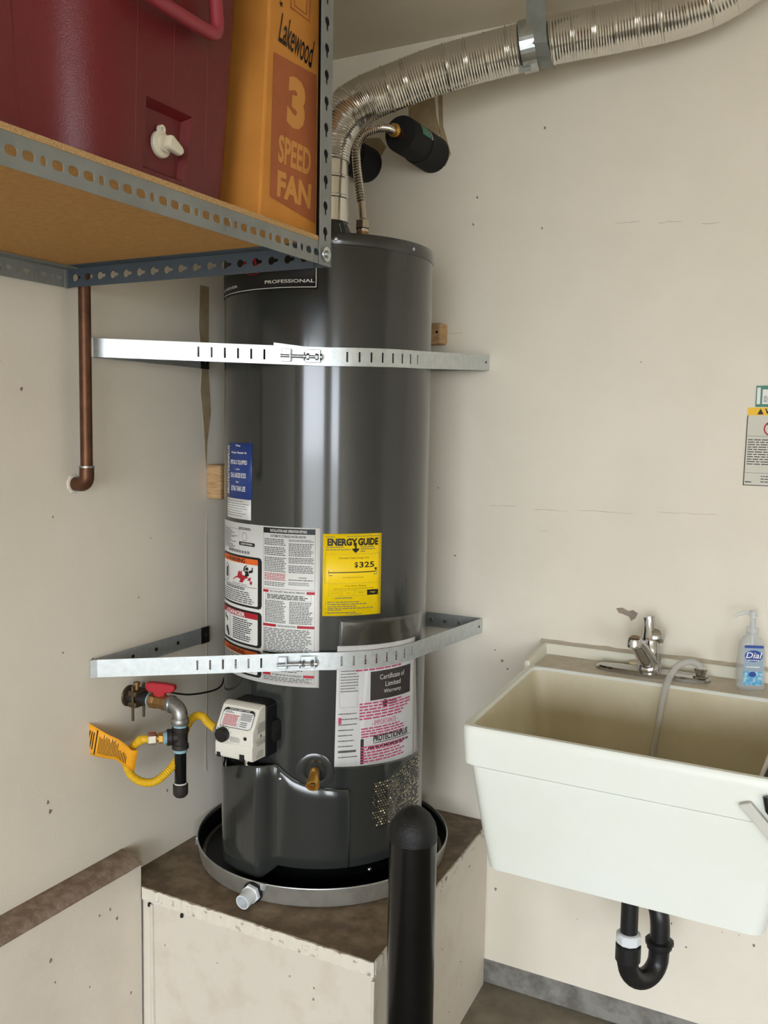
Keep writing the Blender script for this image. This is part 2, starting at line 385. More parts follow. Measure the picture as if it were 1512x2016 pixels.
# ragged painted edge of the board
def edge_strip(name, p0, p1, out, m, seg):
    p0, p1, out = Vector(p0), Vector(p1), Vector(out); top = []; n = seg
    vs_ = []
    for i in range(n+1):
        p = p0.lerp(p1, i/n); zt_ = .0008-.0035*(random.random()**4); zb = -.026-.004*random.random(); o = out*(.0035+.002*random.random())
        vs_ += [p+Vector((0, 0, zb)), p+o+Vector((0, 0, zb)), p+o+Vector((0, 0, zt_)), p+Vector((0, 0, zt_))]
    MB().loft([vs_[i*4:i*4+4] for i in range(n+1)]).build(name, m, plat, smooth=False)
edge_strip('board_edge', (.066, -.704, ZT), (.651, -.704, ZT), (0, -1, 0), 'paint_chipped', 60)
edge_strip('board_edge', (.648, -.7, ZT), (.608, -.05, ZT), (1, 0, 0), 'paint_chipped', 50)
MB().box((.09, -.703, 0), (.646, -.68, ZT-.026)).build('front_panel', 'paint_old', plat, smooth=False)
MB().box((.06, -.698, 0), (.09, -.68, ZT-.026)).build('filler_strip', 'paint_side', plat, smooth=False)
MB().hexa([(.62, -.70, 0), (.646, -.70, 0), (.604, -.003, 0), (.58, -.003, 0)], [(.62, -.70, ZT-.026), (.646, -.70, ZT-.026), (.604, -.003, ZT-.026), (.58, -.003, ZT-.026)]).build('side_panel', 'paint_side', plat, smooth=False)
MB().tube([(.0935, -.7045, .0), (.0925, -.7045, .2), (.0915, -.7045, .415)], [.006, .005, .004], 8).build('corner_bead', 'paint_old', plat)
MB().tube([(.6465, -.7035, .0), (.6475, -.7035, .41)], .0035, 8).build('corner_bead', 'paint_old', plat)
for x in (.083, .175): MB().box((x, -.7085, .4085), (x+.005, -.703, .4165)).build('nail_hole', 'vent_dark', plat, smooth=False)

def speck(parent, fn, u, v, r):
    blob(parent, 'nick', 'scratch', [(u+r*random.uniform(.4, 1.3)*math.cos(a*.9), v+r*random.uniform(.5, 1.5)*math.sin(a*.9)) for a in range(7)], fn)
for k in range(16): speck(wall_back, bfn, random.uniform(.64, 1.4), random.uniform(.1, .47), random.uniform(.0012, .0028))
ppf = lambda x, z, d: Vector((x, -.7031-d, z)); pps = lambda y, z, d: Vector((.646+(y+.70)*-.06026+d+.0003, y, z))
for k in range(14): speck(plat, ppf, random.uniform(.11, .63), random.uniform(.15, .40), random.uniform(.0012, .0028))
for k in range(16): speck(plat, pps, random.uniform(-.6, -.02), random.uniform(.03, .41), random.uniform(.0012, .0035))
# ================================================================== DRAIN PAN
AX = Vector((.305, -.335, 0))
FD = Vector((.52431, -.85153, 0)); RT = Vector((.85153, .52431, 0))
def dirv(th): return math.cos(R_(th))*FD+math.sin(R_(th))*RT
RH = .239
pan = thing('drain_pan', (AX.x, AX.y, ZT), 'round shallow metal drain pan under the grey water heater', 'pan')
MB().lathe((AX.x, AX.y, ZT+.0015), [(.0, 0), (.288, 0), (.2925, .004), (.3005, .044), (.3025, .0455), (.3035, .044), (.2955, .003), (.290, -.001), (0, -.001)], 96).build('pan_dish', 'pan_metal', pan)
MB().lathe((AX.x, AX.y, ZT+.046), [(.3012+.0019*math.cos(a), .0019*math.sin(a)) for a in [i*math.pi/4 for i in range(9)]], 96).build('rolled_rim', 'galvanized', pan)
MB().lathe((AX.x, AX.y, ZT+.0035), [(.0, 0), (.282, 0)], 72).build('pan_liner', 'black_plastic', pan)
MB().lathe((AX.x, AX.y, ZT+.004), [(.2905, .0), (.2975, .037)], 96).build('pan_wall_lining', 'black_plastic', pan)
for th in (-24.5, -81):
    d = dirv(th); t = Vector((-d.y, d.x, 0)); c = AX+d*.3035+Vector((0, 0, ZT+.041))
    MB().prism([(-.008, -.009), (.008, -.009), (.008, .0075), (-.008, .0075)], plane_fn(c, t, (0, 0, 1), d), -.004, .0022).build('rim_clip', 'galvanized', pan, smooth=False, bevel=.001)
d = dirv(-29.5); dd = (d+Vector((0, 0, -.12))).normalized(); c = AX+d*.3015+Vector((0, 0, ZT+.0235))
fit = MB().lathe(c, [(.0175, .0), (.0175, .012), (.0165, .013), (.0158, .042), (.0148, .0425), (.0135, .042), (.0135, .004)], 40, dd, True, True).build('drain_fitting', 'pvc_white', pan)
hex_nut(MB(), c+dd*.009, dd, .0215, .010).build('hex_flange', 'pvc_white', fit, smooth=False, bevel=.001)
MB().lathe(c, [(.0228, -.001), (.0228, .004), (.02, .0045)], 32, dd, True, True).build('gasket', 'black_plastic', fit)

# ================================================================== WATER HEATER
Z0, Z1 = .505, 1.866
wh = thing('water_heater', (AX.x, AX.y, ZT+.004), 'tall dark grey gas water heater standing in the drain pan', 'water heater')
def cyl_fn(off=0.):
    return lambda u, v, dd_: AX+dirv(math.degrees(u/RH))*(RH+off+dd_)+Vector((0, 0, v))
def U(th): return R_(th)*RH
MB().lathe((AX.x, AX.y, 0), [(0, Z0), (RH-.004, Z0), (RH, Z0+.003), (RH, 1.8405), (0, 1.8405)], 128).build('jacket', 'heater_grey', wh)
MB().lathe((AX.x, AX.y, 0), [(RH-.006, 1.8395), (RH+.0015, 1.8395), (RH+.0028, 1.8425), (RH+.0028, 1.860), (RH+.001, 1.8655), (RH-.008, 1.8665), (RH-.014, 1.862), (.01, 1.862), (0, 1.862)], 128).build('top_cap', 'heater_grey', wh)
MB().lathe((AX.x, AX.y, 0), [(0, ZT+.004), (.229, ZT+.004), (.232, ZT+.02), (.232, Z0+.002), (0, Z0+.002)], 96).build('base_ring', 'black_gloss', wh)
for th in (3.0, 48.): 
    d = dirv(th); MB().lathe(AX+d*(RH+.002)+Vector((0, 0, 1.851)), [(.0045, 0), (.0042, .002), (.0025, .0034), (0, .0036)], 12, d).build('cap_screw', 'galvanized', wh)
d = dirv(26.5); MB().lathe(AX+d*(.231)+Vector((0, 0, .490)), [(.0045, 0), (.0042, .003), (.0025, .0044), (0, .0046)], 12, d).build('base_screw', 'galvanized', wh)
# draft hood and vent collar on the top
MB().lathe((AX.x, AX.y, 0), [(.064, 1.878), (.066, 1.884), (.045, 1.925), (.0415, 1.932), (.0415, 1.96)], 48).build('draft_hood', 'heater_grey', wh)
for a in (30, 150, 270): 
    p = AX+Vector((math.cos(R_(a)), math.sin(R_(a)), 0))*.06
    MB().box((p.x-.005, p.y-.005, 1.8615), (p.x+.005, p.y+.005, 1.882)).build('hood_leg', 'heater_grey', wh, smooth=False)
for sx, nm in ((1, 'cold'), (-1, 'hot')):
    p = AX+Vector((.0995*sx, -.022*sx, 0)); MB().lathe((p.x, p.y, 0), [(.019, 1.8615), (.019, 1.866), (.0135, 1.867), (.0135, 1.902), (0, 1.902)], 24).build('water_nipple', 'brass_dull', wh)

# burner cover: bulged gas-train shield running into a flush panel with a swooping top
def cover_r(th):
    def ss(a, b, x): x = max(0, min(1, (x-a)/(b-a))); return x*x*(3-2*x)
    return RH+.007+.029*ss(-72, -52, th)*(1-ss(-33, -24.5, th))
def cover_top(th):
    if th < -26: return .735-.028*max(0, min(1, (-26-th)/30))**1.5-.004*math.sin((th+26)/48*math.pi*2)
    pts = [(-26, .737), (-22, .722), (-16, .706), (-10, .697), (-4, .6915), (2, .689), (10, .6855), (13, .685)]
    for (a, b), (c_, e) in zip(pts, pts[1:]):
        if th <= c_: return b+(e-b)*(th-a)/(c_-a)
    return .685
ths = [-73+i*.86 for i in range(101)]
rings = []
for th in ths:
    d = dirv(th); r = cover_r(th); t = cover_top(th); b = .512-.024*(1 if th < -30 else max(0, 1-(th+30)/6))*(1 if th > -66 else max(0, (th+73)/7))
    zs = [b, b, b+.006]+[b+.006+(t-b-.010)*k/8 for k in range(1, 9)]+[t, t]
    rs = [r-.006, r-.002, r]+[r]*8+[r-.002, r-.006]
    rings.append([AX+d*rs[k]+Vector((0, 0, zs[k])) for k in range(len(zs))])
cov = MB().loft(rings, False, False, closed=False).build('burner_cover', 'heater_grey', wh, solid=.0016, solid_off=-1)
d = dirv(-22.5); MB().lathe(AX+d*(RH+.0085)+Vector((0, 0, .7075)), [(.004, 0), (.0036, .002), (.002, .003), (0, .0032)], 12, d).build('cover_screw', 'galvanized', cov)
mb = MB()
for i in range(29):
    th = -71+i*1.55
mb.loft([[AX+dirv(-70+i*1.5)*(RH+.0015)+Vector((0, 0, z)) for z in (.52, .742+.012*math.sin(i/29*math.pi))] for i in range(30)], False, False, closed=False).build('burner_opening', 'vent_dark', wh)
d = dirv(-42)
MB().tube([AX+dirv(-40)*(RH+.02)+Vector((0, 0, .775)), AX+dirv(-40)*(RH+.024)+Vector((0, 0, .72)), AX+dirv(-38)*(RH+.02)+Vector((0, 0, .6))], .006, 10).build('burner_tube', 'stainless', wh)
MB().lathe(AX+dirv(-69)*(RH+.004)+Vector((0, 0, .728)), [(.011, -.004), (.011, .004), (.009, .006), (0, .006)], 16, dirv(-69)).build('rubber_grommet', 'black_plastic', wh)

# gas control valve
gd = dirv(-29.5); gw = Vector((-gd.y, gd.x, 0)); gc = AX+dirv(-37.5)*(RH+.001)+Vector((0, 0, .819))
MB().prism([(-.043, -.058), (.05, -.058), (.05, .055), (.036, .062), (-.036, .058), (-.043, .05)], plane_fn(gc, gw, (0, 0, 1), gd), -.02, .042).build('valve_mount', 'black_plastic', wh, smooth=False, bevel=.004)
MB().lathe(gc+gw*.05+Vector((0, 0, -.005))+gd*.006, [(.026, 0), (.024, .006), (0, .008)], 20, (gw*.8+gd*.4)).build('mount_boss', 'black_plastic', wh)
gv_prof = [(.040, -.054), (.088, -.052), (.0915, -.046), (.0915, -.020), (.0885, -.017), (.0885, .010), (.062, .054), (.052, .059), (.040, .059)]
gv = MB().prism(gv_prof, lambda a, b, w_: gc+gd*a+Vector((0, 0, b))+gw*w_, -.047, .047).build('gas_control_valve', 'valve_white', wh, smooth=True, bevel=.006, bseg=3, label='white gas control valve box with black knob')
ffn = lambda u, v, d_: gc+gd*(.0887+d_)+gw*u+Vector((0, 0, v))
MB().lathe(ffn(-.027, -.002, 0), [(.0155, 0), (.0155, .010), (.0135, .012), (0, .012)], 28, gd).build('temperature_knob', 'black_plastic', gv)
mb = MB()
for k in range(14):
    a = R_(20+k*24); mb.prism([(-.0006, -.0015), (.0006, -.0015), (.0006, .0015), (-.0006, .0015)], plane_fn(ffn(-.027+.019*math.cos(a), -.002+.019*math.sin(a), 0), (math.sin(a), -math.cos(a), 0) if False else gw*(-math.sin(a))+Vector((0, 0, math.cos(a))), gw*math.cos(a)+Vector((0, 0, math.sin(a))), gd), 0, .0004)
small_type(mb, ffn, -.010, -.016, .018, -.004, 4, .0004, .35)
mb.build('knob_marks', 'ink_grey', gv, smooth=False)
MB().lathe(ffn(.028, -.004, 0), [(.004, 0), (.004, .001), (0, .001)], 14, gd).build('status_light', 'ink_black', gv)
sn = (gd*.044+Vector((0, 0, .0265))).normalized(); sv = (Vector((0, 0, .044))-gd*.0265).normalized(); so = gc+gd*.0885+Vector((0, 0, .010))
sfn = lambda u, v, d_: so+gw*u+sv*v+sn*(d_+.0004)
mb = MB(); rrect(mb, sfn, -.040, .004, .040, .046, .006, 0); cl = mb.build('status_label', 'ink_black', gv, smooth=False)
mb = MB(); rrect(mb, sfn, -.0388, .0052, .0388, .0405, .005, .0003); mb.build('label_face', 'label_white', cl, smooth=False)
mb = MB(); small_type(mb, sfn, -.034, .008, .004, .032, 9, .0006, .6, .1); mb.build('red_type', 'ink_red', cl, smooth=False)
mb = MB(); small_type(mb, sfn, .008, .022, .036, .038, 7, .0006, .5, .1); small_type(mb, sfn, .010, .008, .034, .02, 3, .0006, .4, .3); rect(mb, sfn, .0055, .0055, .006, .040, .0006); small_type(mb, sfn, -.034, .034, -.002, .039, 2, .0006, .5, .5); mb.build('black_type', 'ink_black', cl, smooth=False)
mb = MB(); text(mb, sfn, 'STATUS LIGHT CODE', -.026, .0415, .026, .045, .0004, .01); mb.build('heading', 'ink_white', cl, smooth=False)
rfn = lambda u, v, d_: gc+gw*(.0472+d_)+gd*u+Vector((0, 0, v))
mb = MB(); small_type(mb, rfn, .042, .004, .074, .026, 6, .0004, .4, .2); small_type(mb, rfn, .042, -.022, .078, -.012, 3, .0004, .4, .4); small_type(mb, rfn, .05, -.048, .078, -.034, 4, .0004, .35, .3); rect(mb, rfn, .041, -.009, .08, -.0083, .0004); rect(mb, rfn, .056, -.006, .061, .0, .0004); mb.build('side_print', 'ink_grey', gv, smooth=False)
for u0, v0, s in ((-.042, -.052, .009), (.016, -.052, .012)):
    MB().prism([(u0, v0), (u0+s, v0), (u0+s, v0+s*1.15), (u0, v0+s*1.15)], lambda a, b, e: gc+gd*(.0885+e)+gw*a+Vector((0, 0, b)), -.004, .0042).build('latch_slot', 'black_plastic', gv, smooth=False)
MB().lathe(gc+gd*.062-gw*.044+Vector((0, 0, -.008)), [(.013, 0), (.013, .014), (.011, .016), (.011, .022), (0, .022)], 20, -gw).build('gas_inlet', 'iron_grey', gv)

# drain valve
dv = MB().lathe(AX+dirv(-4.7)*(RH-.003)+Vector((0, 0, .727)), [(.041, 0), (.041, .0042), (.039, .005), (.0205, .005), (.0195, .0044), (.0195, .001)], 48, dirv(-4.7)).build('drain_port_ring', 'heater_grey', wh)
MB().lathe(AX+dirv(-4.7)*(RH+.0006)+Vector((0, 0, .727)), [(.0198, 0.0003), (0, .0003)], 32, dirv(-4.7)).build('port_hole', 'vent_dark', dv)
dc = AX+dirv(-4.7)*RH+Vector((0, 0, .728)); dn = dirv(-4.7)
br = MB().tube([dc, dc+dn*.012, dc+dn*.026+Vector((0, 0, -.004)), dc+dn*.036+Vector((0, 0, -.010))], [.011, .011, .0115, .012], 18).build('drain_valve', 'brass', wh, label='brass drain valve')
da = (dn+Vector((0, 0, -.45))).normalized()
MB().lathe(dc+dn*.034+Vector((0, 0, -.008)), [(.012, 0), (.0142, .002), (.0142, .016), (.0130, .0165), (.0105, .016), (.0095, .005), (0, .005)], 28, da, True).build('hose_thread', 'brass', br)
MB().lathe(dc+dn*.034+da*.006+Vector((0, 0, -.008)), [(.005, 0), (.005, .008), (.0, .009)], 16, da).build('valve_stem', 'brass_dull', br)
MB().lathe(dc+dn*.02+Vector((0, 0, .004)), [(.004, 0), (.004, .010), (0, .0105)], 6, (0, 0, 1)).build('stem_screw', 'brass', br)

# perforated air intake on the right
mbs, mbd = MB(), MB()
for r in range(22):
    for c_ in range(26):
        th = 27+c_*1.62+(r % 2)*.81; z = .586+r*.0060
        top = .694+.034*max(0, min(1, (th-40)/22)) if th > 38 else .694-.004
        if th > 68 or z > top: continue
        dd2 = dirv(th); tt = Vector((-dd2.y, dd2.x, 0)); c0 = AX+dd2*(RH+.0004)+Vector((0, 0, z))
        shine = z > .590 and random.random() < (.62 if th < 30 else .97 if th < 37 else .8 if th < 52 else .35)  # bright discs stand in for glints in the holes, densest in a left band
        nrm = (dd2+tt*random.uniform(-.55, -.1)+Vector((0, 0, random.uniform(-.25, .3)))).normalized() if shine else dd2
        k = .0019
        u_ = nrm.cross(Vector((0, 0, 1))).normalized(); v_ = nrm.cross(u_)
        (mbs if shine else mbd).add([c0+dd2*(.0006 if shine else 0)+k*(math.cos(q*math.pi/3)*u_+math.sin(q*math.pi/3)*v_) for q in range(6)], [tuple(range(6))])
o = mbs.build('intake_glints', 'vent_shine', wh, smooth=False); o['kind'] = 'stuff'
o = mbd.build('intake_holes', 'vent_dark', wh, smooth=False); o['kind'] = 'stuff'

# ---- labels on the heater
F0 = cyl_fn()
def lab(name, th0, th1, z0, z1, m, off=.0006, label=None):
    mb = MB(); rect(mb, F0, U(th0), z0, U(th1), z1, off, .012); return mb.build(name, m, wh, smooth=True, solid=.0003, label=label)
# brand badge under the shelf
bd = lab('brand_badge', -82, -5.5, 1.750, 1.835, 'ink_black', label='black brand badge with white rule and red emblem')
mb = MB(); rect(mb, F0, U(-80), 1.7535, U(-6.2), 1.755, .0010, .012); rect(mb, F0, U(-6.6), 1.7535, U(-6.2), 1.832, .0010)
text(mb, F0, 'PROFESSIONAL', U(-34), 1.7635, U(-7.2), 1.7705, .0010, .015); text(mb, F0, 'ACHIEVER', U(-79), 1.7635, U(-55), 1.769, .0010, .015)
mb.build('badge_print', 'ink_white', bd, smooth=False)
mb = MB(); mb.add([F0(U(-42)+.032*math.cos(a*math.pi/14), 1.806+.022*math.sin(a*math.pi/14), .0010) for a in range(28)], [tuple(range(28))]); mb.build('red_emblem', 'ink_red', bd, smooth=False)
# blue sticker
bs = lab('tank_sticker', -68, -42.3, 1.3085, 1.4305, 'label_blue', label='blue vertical sticker with white lettering')
mb = MB(); rect(mb, F0, U(-68), 1.312, U(-64.4), 1.4305, .0009); mb.build('sticker_edge', 'ink_grey', bs, smooth=False)
mb = MB(); text(mb, F0, 'PROTECTIONPLUS', U(-67.5), 1.318, U(-64.8), 1.424, .0012, .02, rot90=True)
for s, a, b, z, h in (('The', -57, -52, 1.4225, .004), ('Water Heater Is', -62, -46.5, 1.407, .0045), ('SPECIALLY EQUIPPED', -63, -46, 1.382, .011), ('with', -57, -52.5, 1.371, .004), ('DUAL ANODE RODS', -62.5, -47, 1.354, .011), ('for', -56.5, -53, 1.343, .004), ('EXTRA TANK LIFE', -62, -47.5, 1.325, .011)):
    text(mb, F0, s, U(a), z, U(b), z+h, .0012, .02)
mb.build('sticker_print', 'ink_white', bs, smooth=False)
bw = lab('sticker_stub', -69, -43, 1.264, 1.308, 'label_white')
mb = MB(); small_type(mb, F0, U(-68), 1.268, U(-44), 1.305, 7, .0010, .25, .35); mb.build('stub_print', 'ink_grey', bw, smooth=False)
# big white instruction label
TA, TB, ZB, ZU = -76.2, -3.1, .912, 1.2555
wl = lab('instruction_label', TA, TB, ZB, ZU, 'label_white', label='large white instruction label with warnings in red, orange and black')
HL = ZU-ZB
def T(t): return ZU-t*HL
uL, uS, uR = U(TA), U(-34.4), U(TB)
K, G, RR, OO, WW = MB(), MB(), MB(), MB(), MB()
rx0, rx1 = uS+.001, uR-.010
rect(K, F0, rx0, T(.042), rx1, T(.008), .0010); text(WW, F0, 'INSTALLATION AND OPERATION DETAILS', rx0+.018, T(.034), rx1-.018, T(.017), .0013, .012)
frame(G, F0, rx0, T(.388), rx1, T(.008), .0006, .0009)
text(K, F0, 'AUTOMATIC STORAGE WATER HEATER', rx0+.018, T(.066), rx1-.02, T(.051), .0010, .02)
m_ = (rx0+rx1)/2
for a, b, n in ((.075, .118, 4), (.126, .182, 5), (.19, .285, 9)): small_type(G, F0, rx0+.003, T(b), m_-.003, T(a), n, .0010, .55, .12)
small_type(RR, F0, rx0+.003, T(.338), m_-.003, T(.29), 5, .0010, .5, .1); small_type(G, F0, rx0+.003, T(.375), m_-.003, T(.345), 3, .0010, .5, .1)
for a, b, n in ((.075, .09, 2), (.098, .18, 8), (.186, .225, 4), (.235, .285, 5)): small_type(G, F0, m_+.002, T(b), rx1-.003, T(a), n, .0010, .55, .12)
text(K, F0, 'WARNING', m_+.024, T(.316), m_+.042, T(.308), .0010, .02); small_type(G, F0, m_+.002, T(.333), rx1-.003, T(.322), 1, .0010, .5, .02); small_type(G, F0, m_+.002, T(.362), rx1-.012, T(.34), 3, .0010, .45, .1)
def redbar(t0, t1, s, a, b):
    rect(RR, F0, rx0, T(t1), rx0+a, T(t0), .0010); rect(RR, F0, rx1-b, T(t1), rx1, T(t0), .0010); text(K, F0, s, rx0+a+.003, T(t1-.003), rx1-b-.003, T(t0+.003), .0010, .02)
redbar(.398, .415, 'FOR YOUR SAFETY READ BEFORE OPERATING', .014, .018)
frame(K, F0, rx0+.006, T(.458), rx1-.008, T(.42), .0004, .0010); small_type(K, F0, rx0+.010, T(.454), rx1-.012, T(.424), 3, .0010, .55, .2)
small_type(G, F0, rx0+.005, T(.605), m_-.003, T(.463), 14, .0010, .55, .15); small_type(G, F0, m_+.004, T(.605), rx1-.003, T(.463), 14, .0010, .55, .2)
redbar(.613, .630, 'LIGHTING INSTRUCTIONS', .033, .038)
small_type(G, F0, rx0+.002, T(.79), rx1-.003, T(.638), 15, .0010, .5, .15)
rect(K, F0, rx0, T(.805), rx1, T(.792), .0010)
small_type(G, F0, rx0+.002, T(.915), rx1-.02, T(.815), 9, .0010, .5, .2)
redbar(.925, .942, 'TO TURN GAS OFF TO THE APPLIANCE', .02, .024); small_type(G, F0, rx0+.002, T(.975), rx1-.003, T(.945), 3, .0010, .5, .1)
frame(RR, F0, rx0, T(.98), rx1, T(.392), .0005, .0009)
lx0, lx1 = uL+.002, uS-.003; LW = lx1-lx0
def LX(f): return lx0+LW*f
small_type(K, F0, LX(.06), T(.17), LX(.52), T(.045), 13, .0010, .4, .5); small_type(K, F0, LX(.55), T(.042), LX(.82), T(.025), 2, .0010, .6, .1)
frame(G, F0, LX(.04), T(.175), LX(.56), T(.04), .0004, .0009)
K.add([F0(LX(.68)+.009*math.cos(a*.3142*2), T(.085)+.010*math.sin(a*.3142*2), .0010) for a in range(10)]+[F0(LX(.68)+.0082*math.cos(a*.3142*2), T(.085)+.0092*math.sin(a*.3142*2), .0010) for a in range(10)], [(a, (a+1) % 10, 10+(a+1) % 10, 10+a) for a in range(10)])
rrect(K, F0, LX(.56), T(.142), LX(.88), T(.118), .002, .0010); text(WW, F0, 'CERTIFIED', LX(.60), T(.135), LX(.84), T(.125), .0013, .02)
for i in range(26): rect(K, F0, LX(.26+.0205*i), T(.192), LX(.26+.0205*i+(.008 if i % 3 else .014)), T(.175), .0010)
def hazard(t0, t1, hdr, col, s, ink):
    p = MB(); rrect(p, F0, lx0, T(t1), lx1, T(t0), .006, .0009); p.build('panel_frame', 'ink_black', wl, smooth=False)
    p = MB(); rrect(p, F0, LX(.035), T(t1-.014), LX(.935), T(t0+.014), .003, .0012); p.build('panel_face', 'label_white', wl, smooth=False)
    p = MB(); rect(p, F0, LX(.035), T(t0+.014+hdr), LX(.935), T(t0+.014), .0014); p.build('panel_header', col, wl, smooth=False)
    text(ink, F0, s, LX(.26), T(t0+.010+hdr), LX(.70), T(t0+.018), .0017, .03)
    ink.add([F0(LX(.17), T(t0+.010+hdr), .0017), F0(LX(.23), T(t0+.010+hdr), .0017), F0(LX(.20), T(t0+.018), .0017)], [(0, 1, 2)])
hazard(.207, .535, .036, 'ink_orange', 'WARNING', K)
hazard(.555, .785, .036, 'ink_red', 'DANGER', WW)
hazard(.800, .975, .036, 'ink_orange', 'WARNING', K)
# pictures: barred fuel can, flames with a figure, hand under a tap
cx, cz = LX(.2), T(.335); n = 24
K.add([F0(cx+.0135*math.cos(2*math.pi*a/n), cz+.020*math.sin(2*math.pi*a/n), .0016) for a in range(n)]+[F0(cx+.0122*math.cos(2*math.pi*a/n), cz+.0184*math.sin(2*math.pi*a/n), .0016) for a in range(n)], [(a, (a+1) % n, n+(a+1) % n, n+a) for a in range(n)])
rect(K, F0, cx-.006, cz-.011, cx+.006, cz+.010, .0016); rect(K, F0, cx+.001, cz+.010, cx+.006, cz+.014, .0016)
fl = [(.40, .372), (.50, .345), (.52, .352), (.54, .318), (.58, .305), (.57, .325), (.63, .300), (.62, .330), (.70, .335), (.74, .322), (.75, .345), (.82, .34), (.80, .36), (.84, .365), (.83, .385), (.60, .382)]
cxx = LX(.63); RR.add([F0(cxx, T(.362), .0016)]+[F0(LX(a), T(b), .0016) for a, b in fl], [(0, i+1, (i+1) % len(fl)+1) for i in range(len(fl))])
for poly in ([(.70, .288), (.73, .276), (.76, .278), (.77, .292), (.74, .299), (.71, .297)], [(.68, .305), (.76, .300), (.78, .33), (.72, .34), (.69, .335), (.71, .318)], [(.66, .30), (.68, .275), (.74, .262), (.74, .268), (.70, .28), (.69, .31)], [(.77, .30), (.83, .29), (.83, .275), (.85, .275), (.85, .305), (.78, .315)]):
    K.add([F0(LX(a), T(b), .0018) for a, b in poly], [tuple(range(len(poly)))])
text(K, F0, 'Flammable Vapors', LX(.40), T(.398), LX(.74), T(.388), .0016, .01)
small_type(K, F0, LX(.15), T(.43), LX(.7), T(.41), 2, .0016, .6, .2); small_type(G, F0, LX(.07), T(.515), LX(.9), T(.435), 6, .0016, .5, .15); rect(K, F0, LX(.05), T(.405), LX(.92), T(.4025), .0016)
for poly in ([(.10, .62), (.14, .615), (.14, .635), (.19, .635), (.22, .645), (.22, .665), (.19, .665), (.18, .65), (.10, .645)], [(.14, .71), (.20, .69), (.25, .72), (.28, .755), (.24, .762), (.18, .735)]):
    K.add([F0(LX(a), T(b), .0016) for a, b in poly], [tuple(range(len(poly)))])
rect(K, F0, LX(.305), T(.765), LX(.31), T(.61), .0016); small_type(K, F0, LX(.40), T(.76), LX(.86), T(.615), 11, .0016, .5, .35)
small_type(G, F0, LX(.06), T(.955), LX(.9), T(.855), 7, .0016, .5, .2)
K.build('black_print', 'ink_black', wl, smooth=False); G.build('grey_type', 'ink_grey', wl, smooth=False); RR.build('red_print', 'ink_red', wl, smooth=False); WW.build('white_print', 'ink_white', wl, smooth=False)
# yellow energy label
yl = lab('energy_label', -1.7, 29.6, 1.068, 1.2437, 'label_yellow', label='yellow energy guide label')
yu0, yu1 = U(-1.7), U(29.6)
def EX(f): return yu0+(yu1-yu0)*f
def EZ(t): return 1.2437-t*.1757
mb = MB(); text(mb, F0, 'ENERGY', EX(.07), EZ(.145), EX(.565), EZ(.055), .0010, .05); text(mb, F0, 'GUIDE', EX(.575), EZ(.145), EX(.935), EZ(.055), .0010, .05)
rect(mb, F0, EX(.522), EZ(.205), EX(.552), EZ(.11), .0010); mb.add([F0(EX(a), EZ(b), .0011) for a, b in ((.485, .185), (.537, .235), (.59, .185), (.59, .20), (.537, .215), (.485, .20))], [(0, 1, 3), (1, 2, 3), (0, 1, 5)])
mb.add([F0(EX(a), EZ(b), .0011) for a, b in ((.47, .18), (.605, .18), (.5375, .232))], [(0, 1, 2)])
for s, a, b, t0, t1 in (('Estimated Yearly Energy Cost', .26, .77, .282, .31), ('Cost Range of Similar Models', .33, .68, .525, .543), ('First Hour Rating', .37, .72, .625, .65), ('$', .52, .58, .345, .42), ('325', .60, .865, .345, .415), ('Very Small', .14, .28, .716, .728), ('Low', .40, .45, .716, .728), ('Medium', .59, .69, .711, .723)):
    text(mb, F0, s, EX(a), EZ(t1), EX(b), EZ(t0), .0010, .02 if s[0] in '$3' else .0)
text(mb, F0, '(How much hot water you get in the first hour of use)', EX(.18), EZ(.678), EX(.86), EZ(.660), .0010)
rect(mb, F0, EX(.09), EZ(.475), EX(.90), EZ(.464), .0010); mb.add([F0(EX(a), EZ(b), .0010) for a, b in ((.865, .422), (.925, .422), (.895, .46))], [(0, 1, 2)])
for a in (.09, .915): rect(mb, F0, EX(a), EZ(.49), EX(a+.006), EZ(.44), .0010)
rect(mb, F0, EX(.745), EZ(.757), EX(.945), EZ(.690), .0010)
mb.build('energy_print', 'ink_black', yl, smooth=False)
mb = MB(); frame(mb, F0, EX(.035), EZ(.605), EX(.965), EZ(.245), .0004, .0009); frame(mb, F0, EX(.1), EZ(.757), EX(.745), EZ(.69), .0004, .0009)
for a in (.315, .53): rect(mb, F0, EX(a), EZ(.757), EX(a+.003), EZ(.69), .0009)
for a, b, t0, t1, r in ((.05, .2, .03, .042, 1), (.38, .95, .026, .036, 1), (.05, .34, .155, .168, 1), (.05, .46, .185, .198, 1), (.62, .86, .155, .168, 1), (.62, .88, .18, .193, 1), (.62, .70, .208, .222, 1), (.2, .5, .775, .79, 1), (.08, .62, .825, .838, 1), (.08, .75, .852, .865, 1), (.08, .55, .88, .893, 1), (.08, .86, .905, .917, 1), (.08, .3, .925, .935, 1), (.08, .56, .955, .968, 1), (.4, .66, .978, .988, 1), (.10, .16, .50, .512, 1), (.85, .92, .495, .507, 1)):
    small_type(mb, F0, EX(a), EZ(t1), EX(b), EZ(t0), r, .0010, .75, .03)
for t in (.83, .857, .91, .96): rect(mb, F0, EX(.042), EZ(t+.008), EX(.058), EZ(t-.002), .0010)
mb.build('energy_small_type', 'ink_grey', yl, smooth=False)
mb = MB(); text(mb, F0, 'High', EX(.80), EZ(.733), EX(.89), EZ(.713), .0013, .01); mb.build('energy_light_type', 'label_yellow', yl, smooth=False)

